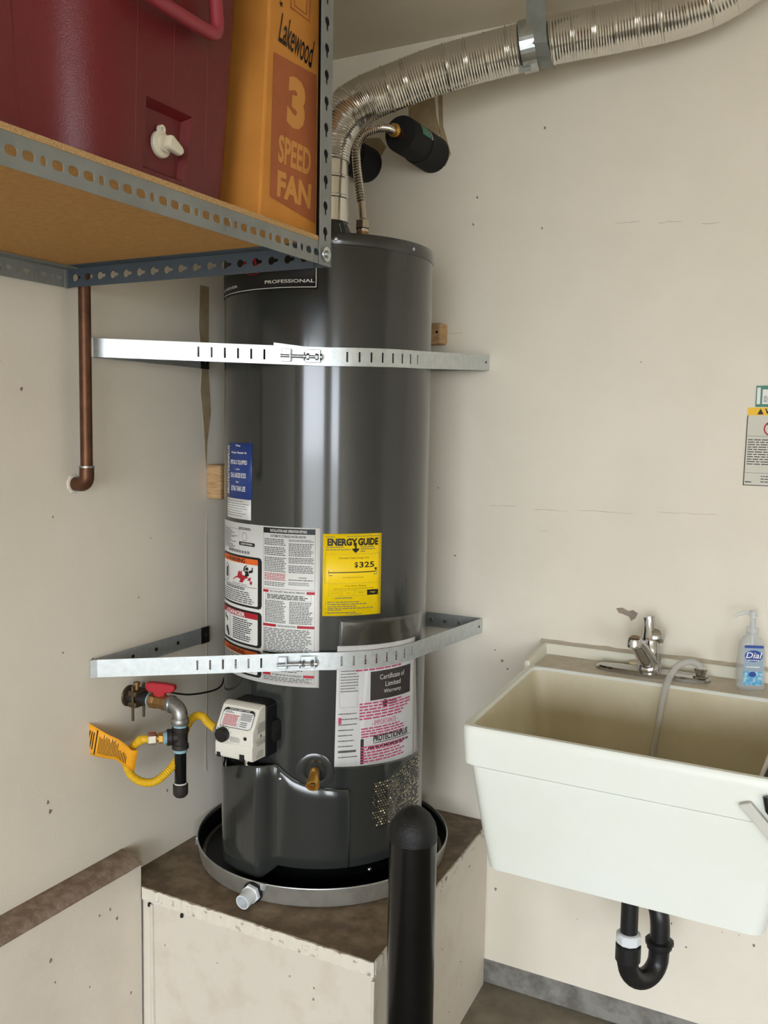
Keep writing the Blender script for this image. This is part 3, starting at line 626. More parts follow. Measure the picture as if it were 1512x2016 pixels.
# ================================================================== WARRANTY PAPERS IN A CLEAR BAG
wb = thing('document_bag', tuple(AX+dirv(34)*(RH+.006)+Vector((0, 0, .722))), 'clear plastic bag of warranty papers hanging on the heater front', 'document bag')
def sheet(name, m, pts, off, nu=16, nv=14, wob=0., label=None):
    (a0, z0), (a1, z1), (a2, z2), (a3, z3) = pts  # BL BR TR TL
    vs_ = []; fs = []
    for j in range(nv+1):
        for i in range(nu+1):
            s, t = i/nu, j/nv
            th = (a0*(1-s)+a1*s)*(1-t)+(a3*(1-s)+a2*s)*t; z = (z0*(1-s)+z1*s)*(1-t)+(z3*(1-s)+z2*s)*t
            k = wob*(math.sin(9*s+4*t)*.4+math.sin(23*t-6*s)*.35+random.uniform(-.3, .3))
            vs_.append(AX+dirv(th)*(RH+off+k)+Vector((0, 0, z)))
    for j in range(nv):
        for i in range(nu): q = j*(nu+1)+i; fs.append((q, q+1, q+nu+2, q+nu+1))
    return MB().add(vs_, fs).build(name, m, wb, solid=.0003, label=label)
sh = sheet('back_sheet', 'paper_white', [(5.2, .738), (63, .726), (57, .999), (6.2, 1.003)], .0025)
sheet('front_sheet', 'paper_white', [(17.5, .738), (58, .727), (56.5, .958), (21, .962)], .0034)
sheet('clear_sleeve', 'clear_bag', [(5.0, .735), (65.5, .722), (66, 1.052), (7, 1.062)], .0062, 30, 40, .0016)
P1 = cyl_fn(.0040); mbk, mbp, mbg, mbw, mbr = MB(), MB(), MB(), MB(), MB()
cpn = MB(); rect(cpn, P1, U(24), .878, U(52), .942, 0, .008); cpn.build('certificate_panel', 'purple_black', sh, smooth=False)
for s, a, b, z in (('Certificate of', 29.5, 46.5, .922), ('Limited', 33, 43.5, .905), ('Warranty', 32, 44, .888)): text(mbw, P1, s, U(a), z, U(b), z+.011, .0004)
text(mbk, P1, 'PROTECTIONPLUS', U(26), .785, U(50), .799, .0006, .04); rect(mbk, P1, U(26), .7815, U(52), .783, .0002, .012); small_type(mbk, P1, U(23), .770, U(52), .777, 1, .0002, .7, .05)
rect(mbk, P1, U(18.8), .739, U(20.6), .795, .0002); mbk.add([P1(U(33)+.0075*math.cos(a*.5236), .868+.0085*math.sin(a*.5236), .0002) for a in range(12)], [tuple(range(12))]); small_type(mbk, P1, U(35.5), .862, U(41), .874, 2, .0002, .7, .02)
text(mbp, P1, '- IMPORTANTE -', U(25), .822, U(42), .833, .0004); small_type(mbp, P1, U(18), .836, U(53), .876, 6, .0004, .5, .25); small_type(mbp, P1, U(19), .796, U(50), .820, 4, .0004, .5, .3); small_type(mbp, P1, U(19), .740, U(50), .779, 6, .0004, .5, .25); small_type(mbp, P1, U(16), .944, U(50), .972, 4, .0004, .5, .2)
text(mbp, P1, '- IMPORTANT -', U(20), .981, U(38), .991, .0002)
P2 = cyl_fn(.0030); small_type(mbg, P2, U(8), .90, U(18), .957, 9, .0002, .3, .2); small_type(mbg, P2, U(7), .752, U(17.5), .86, 9, .0002, .18, .3); rect(mbg, P2, U(7), .768, U(16.5), .773, .0002); frame(mbg, P2, U(7.5), .868, U(17), .97, .0004, .0002)
rect(mbr, P2, U(7), .832, U(8.6), .846, .0003)
mbk.build('black_print', 'purple_black', sh, smooth=False); mbp.build('pink_print', 'ink_pink', sh, smooth=False); mbg.build('grey_print', 'ink_grey', sh, smooth=False); mbw.build('white_print', 'ink_white', sh, smooth=False); mbr.build('red_mark', 'ink_pink', sh, smooth=False)

# ================================================================== SEISMIC STRAPS
def strap(zl, zm, zt, zr, off, lab_, name):
    Lc, Rc = Vector((.004, -.79, 0)), Vector((.57, -.004, 0)); r = RH+off; H = .038
    zf = lambda p: zl+(zm-zl)*max(0, p.x)/.43 if p.x < .43 and p.y < -.4 else zm+(zt-zm)*max(0, (p.y+.54)/.19) if p.y < -.35 else zt+(zr-zt)*min(1, (p.y+.35)/.345)
    root = thing(name, (Lc.x+.3, -.55, min(zl, zr)-H/2), lab_, 'strap')
    ta = math.atan2(-.79-AX.y, .004-AX.x); dl = (Lc-AX).length; a0 = ta+math.acos(r/dl)
    tb = math.atan2(-.004-AX.y, .57-AX.x); dr = (Rc-AX).length; a1 = tb-math.acos(r/dr)
    pt = lambda a: AX+Vector((math.cos(a), math.sin(a), 0))*r
    def band(nm, pth, slots, m='galv_strap', shift=0.):
        # pth: dense polyline; slots: list of arc positions
        cum = [0]
        for p, q in zip(pth, pth[1:]): cum.append(cum[-1]+(q-p).length)
        L = cum[-1]
        def at(s):
            s = max(0, min(L, s))
            for i in range(len(pth)-1):
                if s <= cum[i+1]+1e-9: 
                    t = (s-cum[i])/max(1e-9, cum[i+1]-cum[i]); p = pth[i].lerp(pth[i+1], t); break
            return Vector((p.x, p.y, (zr if p.y > -.006 else zl if p.x < .0045 else zf(p))+shift))
        cuts = sorted(set([0, L]+cum+[s+e for s in slots for e in (-.0021, .0021)]))
        cuts = [c_ for c_ in cuts if 0 <= c_ <= L and not any(abs(c_-s) < .00205 for s in slots)]
        mb_ = MB(); lev = [-H/2, -.0105, .0105, H/2]
        for s0, s1 in zip(cuts, cuts[1:]):
            if s1-s0 < 1e-6: continue
            hole = any(abs((s0+s1)/2-s) < .002 for s in slots)
            p, q = at(s0), at(s1)
            for k in range(3):
                if hole and k == 1: continue
                mb_.add([p+Vector((0, 0, lev[k])), q+Vector((0, 0, lev[k])), q+Vector((0, 0, lev[k+1])), p+Vector((0, 0, lev[k+1]))], [(0, 1, 2, 3)])
        # weld
        seen = {}; nv_ = []; mp = []
        for v in mb_.v:
            k = (round(v.x, 5), round(v.y, 5), round(v.z, 5))
            if k not in seen: seen[k] = len(nv_); nv_.append(v)
            mp.append(seen[k])
        mb_.v = nv_; mb_.f = [[mp[i] for i in f] for f in mb_.f]
        return mb_.build(nm, m, root, smooth=False, solid=.0016, solid_off=0), L, at
    tl = pt(a0)
    wall_l = [Vector((.004, -.405, 0)), Vector((.004, -.79, 0)), Vector((.008, -.7935, 0))]
    pl_ = wall_l+[Lc.lerp(tl, t) for t in (.03, .2, .4, .6, .8, 1)]+[pt(a0+R_(k)) for k in (2, 4, 6)]
    Lw = .385+.006; sp = (tl-Lc).length
    base = Lw+sp-.10
    bl, L1, at1 = band('left_band', pl_, [base-.027*k for k in range(1, 7)])
    wr = [Vector((.57, -.004, 0)), Vector((.402, -.004, 0))]
    aa = [a0-R_(5)+(a1-a0+R_(5))*k/24 for k in range(25)]
    r2 = r+.0022; pt2 = lambda a: AX+Vector((math.cos(a), math.sin(a), 0))*r2
    pr_ = [pt2(a) for a in aa]+[pt2(a1).lerp(Vector((.572, -.008, 0)), t) for t in (.5, .96)]+[Vector((.5735, -.0045, 0))]+[Vector((.402, -.004, 0))]
    br_, L2, at2 = band('right_band', pr_, [.04+.0265*k for k in range(0, 9)])
    # raised ears, bolt and nuts
    e0 = at1(Lw+sp-.093); e1 = at1(Lw+sp-.012)
    ax = (e1-e0).normalized(); out = Vector((ax.y, -ax.x, 0)); zz = Vector((0, 0, 1))
    zbolt = .0 if zl > 1.3 else .0
    for c_, wdt in ((e0+ax*.012, .010), (e0+ax*.066, .016)):
        tn = MB(); tn.prism([(-wdt, -.013), (wdt, -.013), (wdt, .013), (-wdt, .013)], plane_fn(c_+out*.004, ax, zz, out), 0, .003)
        tn.prism([(-.0015, -.013), (.0015, -.013), (.0015, .013), (-.0015, .013)], plane_fn(c_+out*.004+ax*(wdt-.002), ax, zz, out), .001, .014)
        tn.build('tension_ear', 'galvanized', root, smooth=False, bevel=.0008)
    bz = Vector((0, 0, -.002)); b0 = e0+out*.014+bz; b1 = e0+ax*.082+out*.014+bz
    bo = MB().tube([b0, b1], .0032, 14).build('bolt', 'galvanized', root)
    for s in (.056, .074): hex_nut(MB(), e0+ax*s+out*.014+bz, ax, .0068, .006).build('nut', 'galvanized', bo, smooth=False)
    MB().lathe(b1-ax*.001, [(.0065, 0), (.0065, .004), (.004, .0055), (0, .0058)], 14, ax).build('bolt_head', 'galvanized', bo)
    MB().lathe(e0+ax*.048+out*.014+bz, [(.0085, 0), (.0085, .0016)], 16, ax, True, True).build('washer', 'galvanized', bo)
    if zl > 1.3:
        MB().prism([(-.035, .0), (.035, .0), (.030, .004), (-.035, .010)], plane_fn(e0+ax*.02+zz*(H/2-.004)-out*.001, ax, zz, out), -.001, .001).build('band_end', 'galv_strap', root, smooth=False)
    for k in range(1, 5): MB().lathe((.005, -.44-.075*k, zf(Lc)), [(.0042, 0), (.0042, .0012), (0, .0016)], 10, (1, 0, 0)).build('screw', 'vent_dark', root)
    for x in (.43, .47, .51): MB().lathe((x, -.005, zf(Rc)), [(.0042, 0), (.0042, .0012), (0, .0016)], 10, (0, -1, 0)).build('screw', 'galvanized', root)
    MB().prism([(0, -H/2-.001), (.030, -H/2-.001), (.030, H/2+.001), (0, H/2+.001)], plane_fn((.005, -.43, zf(Lc)), (0, 1, 0), (0, 0, 1), (1, 0, 0)), 0, .0022).build('end_plate', 'black_iron', root, smooth=False)
    MB().lathe((.0072, -.414, zf(Lc)), [(.004, 0), (.004, .001), (0, .0014)], 10, (1, 0, 0)).build('plate_screw', 'galvanized', root)
    d_ = Vector((.572, -.008, 0))-pt2(a1); d_.normalize(); q = Vector((.572, -.008, zf(Rc)))-d_*.012
    MB().lathe(q, [(.003, .0012), (.003, .0018), (0, .0019)], 10, Vector((d_.y, -d_.x, 0))).build('nail_hole', 'vent_dark', root)
strap(1.6225, 1.6125, 1.618, 1.6355, .003, 'shiny metal strap around upper part of the heater', 'seismic_strap')
strap(.951, .973, .9725, .965, .0095, 'shiny metal strap around lower part of the heater over the document bag', 'seismic_strap')

# wooden spacer blocks
def block(lo, hi, lab_):
    o = MB().box(lo, hi).build('spacer_block', 'wood_block', smooth=False, bevel=.006, bseg=3); tag(o, lab_, 'wood block', 'wood blocks behind the heater'); return o
o = block((.405, -.045, 1.682), (.458, -.0005, 1.735), 'tan wood block on back wall right of the heater')
MB().lathe((.447, -.0445, 1.712), [(.0035, 0), (.0035, .0006), (0, .0006)], 10, (0, -1, 0)).build('nail_hole', 'vent_dark', o)
block((.0005, -.405, 1.288), (.045, -.335, 1.372), 'tan wood block on left wall beside the blue sticker')

# ================================================================== GAS LINE
GY, GZ = -.674, .863
gp = thing('gas_pipe', (.075, GY, .67), 'iron gas pipe with red shutoff and drip leg from left wall', 'gas pipe')
MB().tube([(0, GY, GZ), (.065, GY, GZ)], .0135, 20).build('wall_nipple', 'black_iron', gp)
MB().lathe((.0005, GY, GZ), [(.024, 0), (.022, .003), (.014, .004)], 20, (1, 0, 0), True).build('wall_collar', 'clamp_bronze', gp)
cl_ = MB().box((.016, GY-.021, GZ+.006), (.040, GY+.021, GZ+.019)).box((.016, GY-.021, GZ-.019), (.040, GY+.021, GZ-.006)).build('ground_clamp', 'clamp_bronze', gp, smooth=False, bevel=.004)
for y in (-.017, .017):
    s = MB().tube([(.028, GY+y, GZ-.048), (.028, GY+y, GZ+.030)], .003, 10).build('clamp_screw', 'clamp_bronze', cl_)
MB().lathe((.028, GY-.004, GZ+.018), [(.005, 0), (.005, .012), (.0075, .013), (.0075, .018), (0, .019)], 14).build('wire_lug', 'brass_dull', cl_)
MB().lathe((.062, GY, GZ), [(.0155, 0), (.0155, .006)], 20, (1, 0, 0), True, True).build('thread_tape', 'tape_blue', gp)
vb = MB().lathe((.066, GY, GZ), [(.0165, 0), (.018, .002), (.018, .012), (.0155, .016), (.0165, .026), (.0155, .036), (.018, .040), (.018, .050), (.016, .052)], 8, (1, 0, 0), True, True).build('valve_body', 'brass_dull', gp)
MB().lathe((.092, GY, GZ+.012), [(.008, 0), (.008, .014), (.006, .016), (.006, .02)], 16, cap1=True).build('valve_stem', 'brass', vb)
hf = lambda a, b, e: Vector((.092, GY, GZ+.030))+Vector((.94, .34, 0))*a+Vector((-.34, .94, 0))*e+Vector((0, 0, b))
vh = MB().prism([(-.033, .004), (-.026, -.006), (-.014, -.008), (-.011, -.017), (.011, -.017), (.014, -.008), (.030, -.006), (.036, .001), (.034, .010), (.012, .013), (-.012, .014), (-.030, .013)], hf, -.009, .009).build('valve_handle', 'red_plastic', gp, smooth=False, bevel=.003, label='red lever shutoff handle')
MB().lathe((.117, GY, GZ), [(.0155, 0), (.0155, .006)], 20, (1, 0, 0), True, True).build('thread_tape', 'tape_blue', gp)
ep = [Vector((.118, GY, GZ)), Vector((.124, GY, GZ))]+[Vector((.124+.024*math.sin(a), GY, GZ-.024+.024*math.cos(a))) for a in [i*math.pi/16 for i in range(1, 9)]]+[Vector((.148, GY, GZ-.034))]
el = MB().tube(ep, [.0165]*len(ep), 22).build('elbow', 'iron_grey', gp)
MB().lathe((.117, GY, GZ), [(.0185, 0), (.0195, .002), (.0195, .009), (.0175, .012)], 22, (1, 0, 0), True, True).build('elbow_collar', 'iron_grey', el)
MB().lathe((.148, GY, GZ-.040), [(.0175, .014), (.0195, .010), (.0195, .002), (.0185, 0)], 22, cap0=True, cap1=True).build('elbow_collar', 'iron_grey', el)
MB().lathe((.148, GY, GZ-.047), [(.0145, 0), (.0145, .008)], 20, cap0=True, cap1=True).build('thread_tape', 'tape_blue', gp)
te = MB().lathe((.148, GY, GZ-.095), [(.0165, 0), (.0182, .002), (.0182, .010), (.016, .013), (.016, .036), (.0182, .040), (.0182, .047), (.0165, .049)], 22, cap0=True, cap1=True).build('tee', 'black_iron', gp)
bdir = Vector((-.68, -.73, .02)).normalized(); tc = Vector((.148, GY, GZ-.068))
MB().lathe(tc, [(.015, 0), (.015, .016), (.0178, .019), (.0178, .028), (.016, .029)], 22, bdir, True, True).build('tee_branch', 'black_iron', te)
MB().lathe(tc+bdir*.029, [(.0135, 0), (.0135, .008)], 18, bdir, True, True).build('thread_tape', 'tape_blue', gp)
fb = MB().lathe(tc+bdir*.036, [(.0085, 0), (.0085, .022)], 14, bdir, True, True).build('flare_fitting', 'brass', gp)
hex_nut(MB(), tc+bdir*.042, bdir, .0125, .010).build('flare_nut', 'brass', fb, smooth=False)
hex_nut(MB(), tc+bdir*.060, bdir, .0145, .018).build('union_nut', 'stainless', fb, smooth=False)
MB().lathe((.148, GY, GZ-.102), [(.0145, 0), (.0145, .008)], 20, cap0=True, cap1=True).build('thread_tape', 'tape_blue', gp)
dl_ = MB().tube([(.148, GY, GZ-.100), (.148, GY, GZ-.178)], .0127, 22).build('drip_leg', 'black_gloss', gp)
MB().lathe((.148, GY, GZ-.176), [(.0138, 0), (.0138, .006)], 20, cap0=True, cap1=True).build('thread_tape', 'tape_white', gp)
MB().lathe((.148, GY, GZ-.203), [(0, 0), (.011, .001), (.0155, .006), (.0165, .010), (.0165, .028), (.0150, .030)], 22, cap1=True).build('end_cap', 'black_iron', gp)
# yellow gas hose
h0 = tc+bdir*.062
hp = spline([h0, h0+bdir*.016, (.075, -.724, .786), (.057, -.735, .762), (.052, -.737, .735), (.064, -.733, .710), (.090, -.726, .699), (.115, -.715, .703), (.132, -.695, .722), (.136, -.665, .745), (.128, -.642, .775), (.130, -.628, .805), (.142, -.616, .824), (.160, -.612, .824), (.178, -.618, .816), tuple(gc+gd*.062-gw*.060+Vector((0, 0, -.008)))], 14)
hp = resample(hp, .0014)
yh = MB().tube(hp, [(.0086+.0007*math.cos(i*2*math.pi/3.0)) if 12 < i < len(hp)-8 else .0085 for i in range(len(hp))], 14).build('gas_hose', 'yellow_hose')
tag(yh, 'yellow corrugated gas hose looping from the drip leg to the control valve', 'gas hose')
# orange tag on the hose
tagpts = [(-.085, .037, -.032, .010), (-.07, .036, -.033, .006), (-.045, .031, -.031, .0), (-.02, .026, -.028, -.004), (.0, .021, -.026, -.002), (.015, .010, -.037, .004), (.028, -.002, -.046, .009), (.040, .0, -.05, .012)]
to = Vector((.058, -.768, .782)); tu = Vector((.90, .42, -.22)).normalized(); tv = Vector((.22, .0, .97)).normalized(); tn_ = tu.cross(tv).normalized()
mb = MB(); vs_ = []
TG = []
for u_, v1_, v0_, d_ in tagpts:
    TG.append([to+tu*u_+tv*(v0_+(v1_-v0_)*k/4)+tn_*(-d_) for k in range(5)])
tgt = mb.loft(TG, False, False, closed=False).build('hose_tag', 'tag_orange', solid=.0007, solid_off=0)
tag(tgt, 'orange printed warning tag wrapped on the yellow gas hose', 'tag')
def tagfn(u, v, d):
    for a, b in zip(tagpts, tagpts[1:]):
        if u <= b[0]+1e-9: break
    t = max(0, min(1, (u-a[0])/(b[0]-a[0]))); v1_ = a[1]+(b[1]-a[1])*t; v0_ = a[2]+(b[2]-a[2])*t; dd_ = a[3]+(b[3]-a[3])*t
    return to+tu*u+tv*(v0_+(v1_-v0_)*v)+tn_*(-dd_)+tn_*d
_tside = 1 if tn_.dot(camo.matrix_world.translation-to) > 0 else -1
tfn = lambda u, v, d: tagfn(u, v, d*_tside)
mb = MB(); rect(mb, tfn, -.0848, 0.01, -.072, .99, .0008, .006); rect(mb, tfn, -.05, .05, -.047, .95, .0008)
for k in range(20):
    u = -.042+.0032*k; e = .92-.2*random.random()-(.25 if u > .0 else 0)
    rect(mb, tfn, u, .12, u+.0014, e, .0008, .003)
for k in range(3): rect(mb, tfn, -.067+.005*k, .2, -.0645+.005*k, .8, .0008)
mb.build('tag_print', 'ink_black', tgt, smooth=False)
mb = MB(); rect(mb, tfn, -.0845, .02, -.083, .98, .0012); rect(mb, tfn, -.079, .2, -.0775, .85, .0012); mb.build('tag_white_print', 'ink_white', tgt, smooth=False)
gwire = MB().tube(spline([(.030, -.676, .885), (.050, -.665, .886), (.075, -.62, .868), (.085, -.57, .852), (.088, -.50, .842), (.084, -.455, .842), (.07, -.42, .855), (.06, -.38, .90)], 10), .0022, 8).build('ground_wire', 'black_plastic')
tag(gwire, 'thin black wire from the gas pipe clamp behind the heater', 'wire')

# ================================================================== COPPER PIPE
cp = thing('copper_pipe', (.03, -.825, 1.335), 'brown copper discharge pipe running down left wall into an elbow', 'pipe')
MB().tube([(.036, -.8235, 1.365), (.036, -.8235, CEIL-.001)], .0122, 20).build('pipe', 'copper', cp)
MB().tube([(.036, -.8235, 1.380), (.036, -.8235, 1.362)]+[(.020+.016*math.cos(a), -.8235, 1.360-.016*math.sin(a)) for a in [i*math.pi/14 for i in range(1, 8)]]+[(.001, -.8235, 1.344)], .0146, 20).build('elbow', 'copper', cp)
MB().lathe((.036, -.8235, 1.378), [(.0152, 0), (.0152, .004)], 20, cap0=True, cap1=True).build('solder_ring', 'iron_grey', cp)
MB().lathe((.0003, -.8235, 1.344), [(.021, 0), (.019, .003), (.0145, .004)], 9, (1, 0, 0), True).build('plaster_ring', 'plaster', cp)

# ================================================================== HANGING SHELF
SX, SY0, SY1, SZ0, SZ1 = .616, -.841, -2.05, 1.7345, 1.7705
sh_ = thing('hanging_shelf', (.31, -1.45, SZ0), 'grey slotted angle shelf with particle board deck hanging over left wall', 'shelf')
MB().box((.006, SY1, SZ1+.0005), (SX-.003, SY0-.002, SZ1+.008)).build('deck_board', 'particle_board', sh_, smooth=False)
MB().box((SX-.003, SY1, SZ1+.0005), (SX+.001, SY0-.036, SZ1+.008)).build('deck_edge', 'board_edge', sh_, smooth=False)
H = SZ1-SZ0
ov, sm_, tall = oval(.0086, .0056), oval(.0046, .0056, 12), oval(.0035, .0072, 12)
cells = []; u = .004; k = 0
while u < abs(SY1-SY0)-.03:
    if k % 4 == 3: cells.append((u, u+.0175, sm_)); u += .0175
    else: cells.append((u, u+.0228, ov)); u += .0228
    k += 1
cells = [(0, .004, None)]+cells+[(u, abs(SY1-SY0), None)]
zc = (SZ0+SZ1)/2
mb = MB(); perforated(mb, lambda a, b, d: Vector((SX, SY0-a, zc+b)), 0, H, cells)
mb.add([Vector((SX, SY0, SZ1)), Vector((SX, SY1, SZ1)), Vector((SX-.034, SY1, SZ1)), Vector((SX-.034, SY0, SZ1))], [(0, 1, 2, 3)])
fr_ = mb.build('front_rail', 'shelf_grey', sh_, smooth=False, solid=.0018, solid_off=-1)
cells2 = []; u = .004; k = 0
while u < abs(SY1-SY0)-.03:
    q = k % 4
    hl, wd = ((ov, .0245), (sm_, .015), (ov, .0245), (tall, .015))[q]
    cells2.append((u, u+wd, [(x*.85, y*.9) for x, y in hl])); u += wd; k += 1
cells2.append((u, abs(SY1-SY0), None))
mb = MB(); perforated(mb, lambda a, b, d: Vector((.010, SY0-.004-a, zc+b)), 0, H, [(0, .004, None)]+cells2)
mb.add([Vector((.010, SY0-.004, SZ1)), Vector((.010, SY1, SZ1)), Vector((.044, SY1, SZ1)), Vector((.044, SY0-.004, SZ1))], [(0, 1, 2, 3)])
mb.build('rear_rail', 'shelf_grey', sh_, smooth=False, solid=.0018, solid_off=-1)
kh = keyhole(.0105, .0072); cells3 = [(0, .012, None)]; u = .012
while u < SX-.05: cells3.append((u, u+.0335, kh)); u += .0335
cells3.append((u, SX-.002, None))
mb = MB(); perforated(mb, lambda a, b, d: Vector((.006+a, SY0, zc+b)), 0, H, cells3)
mb.add([Vector((.006, SY0, SZ1)), Vector((SX-.002, SY0, SZ1)), Vector((SX-.002, SY0-.034, SZ1)), Vector((.006, SY0-.034, SZ1))], [(0, 1, 2, 3)])
mb.build('side_rail', 'shelf_blue', sh_, smooth=False, solid=.0018, solid_off=-1)
MB().box((.006, SY0-.004, SZ0-.001), (.011, SY0+.001, SZ1)).build('rail_joint', 'shelf_grey', sh_, smooth=False)
# front post
kv = keyhole(.0115, .0075); cells4 = [(0, .03, None)]; u = .03
while u < CEIL-SZ0-.04: cells4.append((u, u+.0415, [(-x, y) for x, y in kv])); u += .0415
cells4.append((u, CEIL-SZ0-.001, None)); W4 = .034
mb = MB(); perforated(mb, lambda a, b, d: Vector((SX+.0030, SY0-.0165+b, SZ0-.001+a)), 0, W4, cells4)
fp = mb.build('front_post', 'shelf_grey', sh_, smooth=False, solid=.0018, solid_off=1)
MB().box((SX-.034, SY0-.0012, SZ1+.009), (SX+.0012, SY0+.0006, CEIL-.001)).build('inner_flange', 'flange_shade', fp, smooth=False)  # shade behind the keyholes is put into this flange's colour
mb = MB(); mb.box((SX+.001, SY1, SZ0), (SX+.003, SY1+.034, CEIL-.001)); mb.build('front_post', 'shelf_grey', sh_, smooth=False)
mb = MB(); mb.box((.006, SY1, SZ0), (.04, SY1+.002, CEIL-.001)); mb.build('rear_post', 'shelf_grey', sh_, smooth=False)
bz = MB().lathe((SX+.0052, SY0-.017, SZ0+.017), [(.0125, 0), (.012, .0016), (.0, .0018)], 24, (1, 0, 0)).build('bolt_washer', 'galvanized', sh_)
MB().lathe((SX+.0068, SY0-.017, SZ0+.017), [(.0062, 0), (.0058, .003), (.003, .0042), (0, .0044)], 14, (1, 0, 0)).build('bolt_head', 'galvanized', bz)
hk = MB().tube([(SX+.0025, SY0-.272, SZ0+.022), (SX+.006, SY0-.272, SZ0+.016), (SX+.007, SY0-.274, SZ0+.008), (SX+.006, SY0-.280, SZ0+.004), (SX+.007, SY0-.286, SZ0+.010)], .0013, 8).build('wire_hook', 'galv_dull', sh_)

# ================================================================== COOLER
DZ = SZ1+.0086
ck = thing('cooler', (.33, -1.23, DZ), 'maroon ribbed plastic cooler with white drain spigot on the shelf', 'cooler')
cy0, cy1, cxa, cxb = -1.335, -1.050, .02, .568
prof = [(.000, .028), (.003, .016), (.010, .007), (.022, .002), (.04, 0), (.13, -.006), (.26, -.014), (.40, -.022), (.43, -.022)]
rings = []
for h, ins in prof:
    rings.append(rring([(cxa+ins, cy0+ins), (cxb-ins*.6, cy0+ins), (cxb-ins*.6, cy1-ins), (cxa+ins, cy1-ins)], DZ+h, [.03, .085, .028, .03], 10))
cb = MB().loft(rings).build('cooler_body', 'cooler_red', ck)
# spigot recess cut into the face
cut = MB().hexa([(.558, -1.226, DZ+.030), (.60, -1.250, DZ+.006), (.60, -1.128, DZ+.006), (.558, -1.154, DZ+.030)], [(.558, -1.222, DZ+.108), (.60, -1.238, DZ+.134), (.60, -1.112, DZ+.134), (.558, -1.144, DZ+.108)]).build('recess_cutter', 'cooler_red')
md = cb.modifiers.new('recess', 'BOOLEAN'); md.object = cut; md.operation = 'DIFFERENCE'; md.solver = 'EXACT'
bpy.context.view_layer.update()
nm = bpy.data.meshes.new_from_object(cb.evaluated_get(bpy.context.evaluated_depsgraph_get()))
cb.modifiers.clear(); cb.data = nm; nm.shade_smooth(); nm.set_sharp_from_angle(angle=R_(32)); bpy.data.objects.remove(cut)
def cfx(z): # front face x at height
    h = z-DZ
    for (a, i0), (b, i1) in zip(prof, prof[1:]):
        if h <= b: return cxb-(i0+(i1-i0)*(h-a)/(b-a))*.6
    return cxb
for y, za in ((-1.245, .03), (-1.175, .125), (-1.105, .03)):
    MB().tube([(cfx(DZ+h)-.0006, y, DZ+h) for h in [za+(.42-za)*i/6 for i in range(7)]], .0012, 6).build('rib', 'cooler_red', ck)
for x in (.46, .38, .30, .22):
    MB().tube([(x, cy0+(.004 if h < .03 else 0)-.0145*max(0, (h-.04)/.22)+.0003, DZ+h) for h in (.03, .10, .2, .3, .42)], .0012, 6).build('rib', 'cooler_red', ck)
sp_ = MB().lathe((.5585, -1.188, DZ+.066), [(.0, 0), (.0178, 0), (.0178, .004), (.0165, .006), (.011, .007), (.011, .012)], 32, (1, 0, 0), False, True).build('drain_spigot', 'spigot', ck, label='white drain spigot')
kf = plane_fn((.570, -1.183, DZ+.066), (0, .93, -.28), (0, .28, .93), (1, 0, 0))
MB().prism([(-.010, -.008), (-.004, -.010), (.018, -.007), (.022, 0), (.018, .005), (-.004, .010), (-.010, .008)], kf, 0, .011).build('spigot_knob', 'spigot', sp_, smooth=False, bevel=.003)
MB().lathe((.5605, -1.1905, DZ+.0845), [(.006, 0), (.006, .006), (.003, .006), (.0025, .002), (0, .002)], 16, (1, 0, 0), True).build('spigot_eye', 'spigot', sp_)
hz = 2.003
MB().tube(spline([(.598, -1.130, hz+.16), (.603, -1.124, hz+.05), (.604, -1.122, hz+.012), (.604, -1.130, hz), (.604, -1.155, hz-.002), (.604, -1.20, hz-.002), (.604, -1.255, hz), (.604, -1.27, hz+.012), (.603, -1.272, hz+.06), (.598, -1.270, hz+.16)], 6), .0095, 14).build('carry_handle', 'cooler_handle', ck)
MB().hexa([(.570, -1.26, hz+.05), (.584, -1.26, hz+.05), (.584, -1.135, hz+.05), (.570, -1.135, hz+.05)], [(.574, -1.26, hz+.15), (.600, -1.26, hz+.15), (.600, -1.135, hz+.15), (.574, -1.135, hz+.15)]).build('handle_boss', 'cooler_red', ck, smooth=False, bevel=.004)
MB().loft([rring([(cxa-.03, cy0-.03), (cxb+.02, cy0-.03), (cxb+.02, cy1+.02), (cxa-.0, cy1+.02)], DZ+.425+h, .085, 10) for h in (0, .045)]).build('lid', 'cooler_red', ck, bevel=.01)

# ================================================================== FAN BOX
bx = thing('fan_box', (.47, -.93, DZ), 'orange cardboard fan carton on the shelf beside the cooler', 'carton')
lean = .075
BX0, BX1, BY0, BY1, BH = .30, .598, -1.013, -.850, .50
bfn_ = lambda y, z, d: Vector((BX1+d, y+lean*(z-DZ), z))
MB().hexa([(BX0, BY0, DZ+.0005), (BX1, BY0, DZ+.0005), (BX1, BY1, DZ+.0005), (BX0, BY1, DZ+.0005)], [(BX0, BY0+lean*BH*.6, DZ+BH), (BX1, BY0+lean*BH, DZ+BH), (BX1, BY1+lean*BH*.1, DZ+BH), (BX0, BY1+lean*BH*.1, DZ+BH)]).build('carton_body', 'cardboard', bx, smooth=False, bevel=.004)
MB().box((BX1-.30, BY0+.006, DZ), (BX1+.0015, BY1-.004, DZ+.004)).build('bottom_flap', 'cardboard_edge', bx, smooth=False)
mb = MB(); y0, y1 = -.998, -.869
vs_ = [bfn_(-.990, 1.818, .0006), bfn_(-.859, 1.803, .0006), bfn_(-.877, 2.040, .0006), bfn_(-.998, 2.034, .0006)]
mb.add(vs_, [(0, 1, 2, 3)]); pp = mb.build('brown_panel', 'cardboard_print', bx, smooth=False)
mb = MB(); text(mb, bfn_, '3', -.956, 1.937, -.906, 2.016, .0010, .06); text(mb, bfn_, 'SPEED', -.974, 1.875, -.882, 1.918, .0010, .03); text(mb, bfn_, 'FAN', -.973, 1.823, -.877, 1.863, .0010, .045)
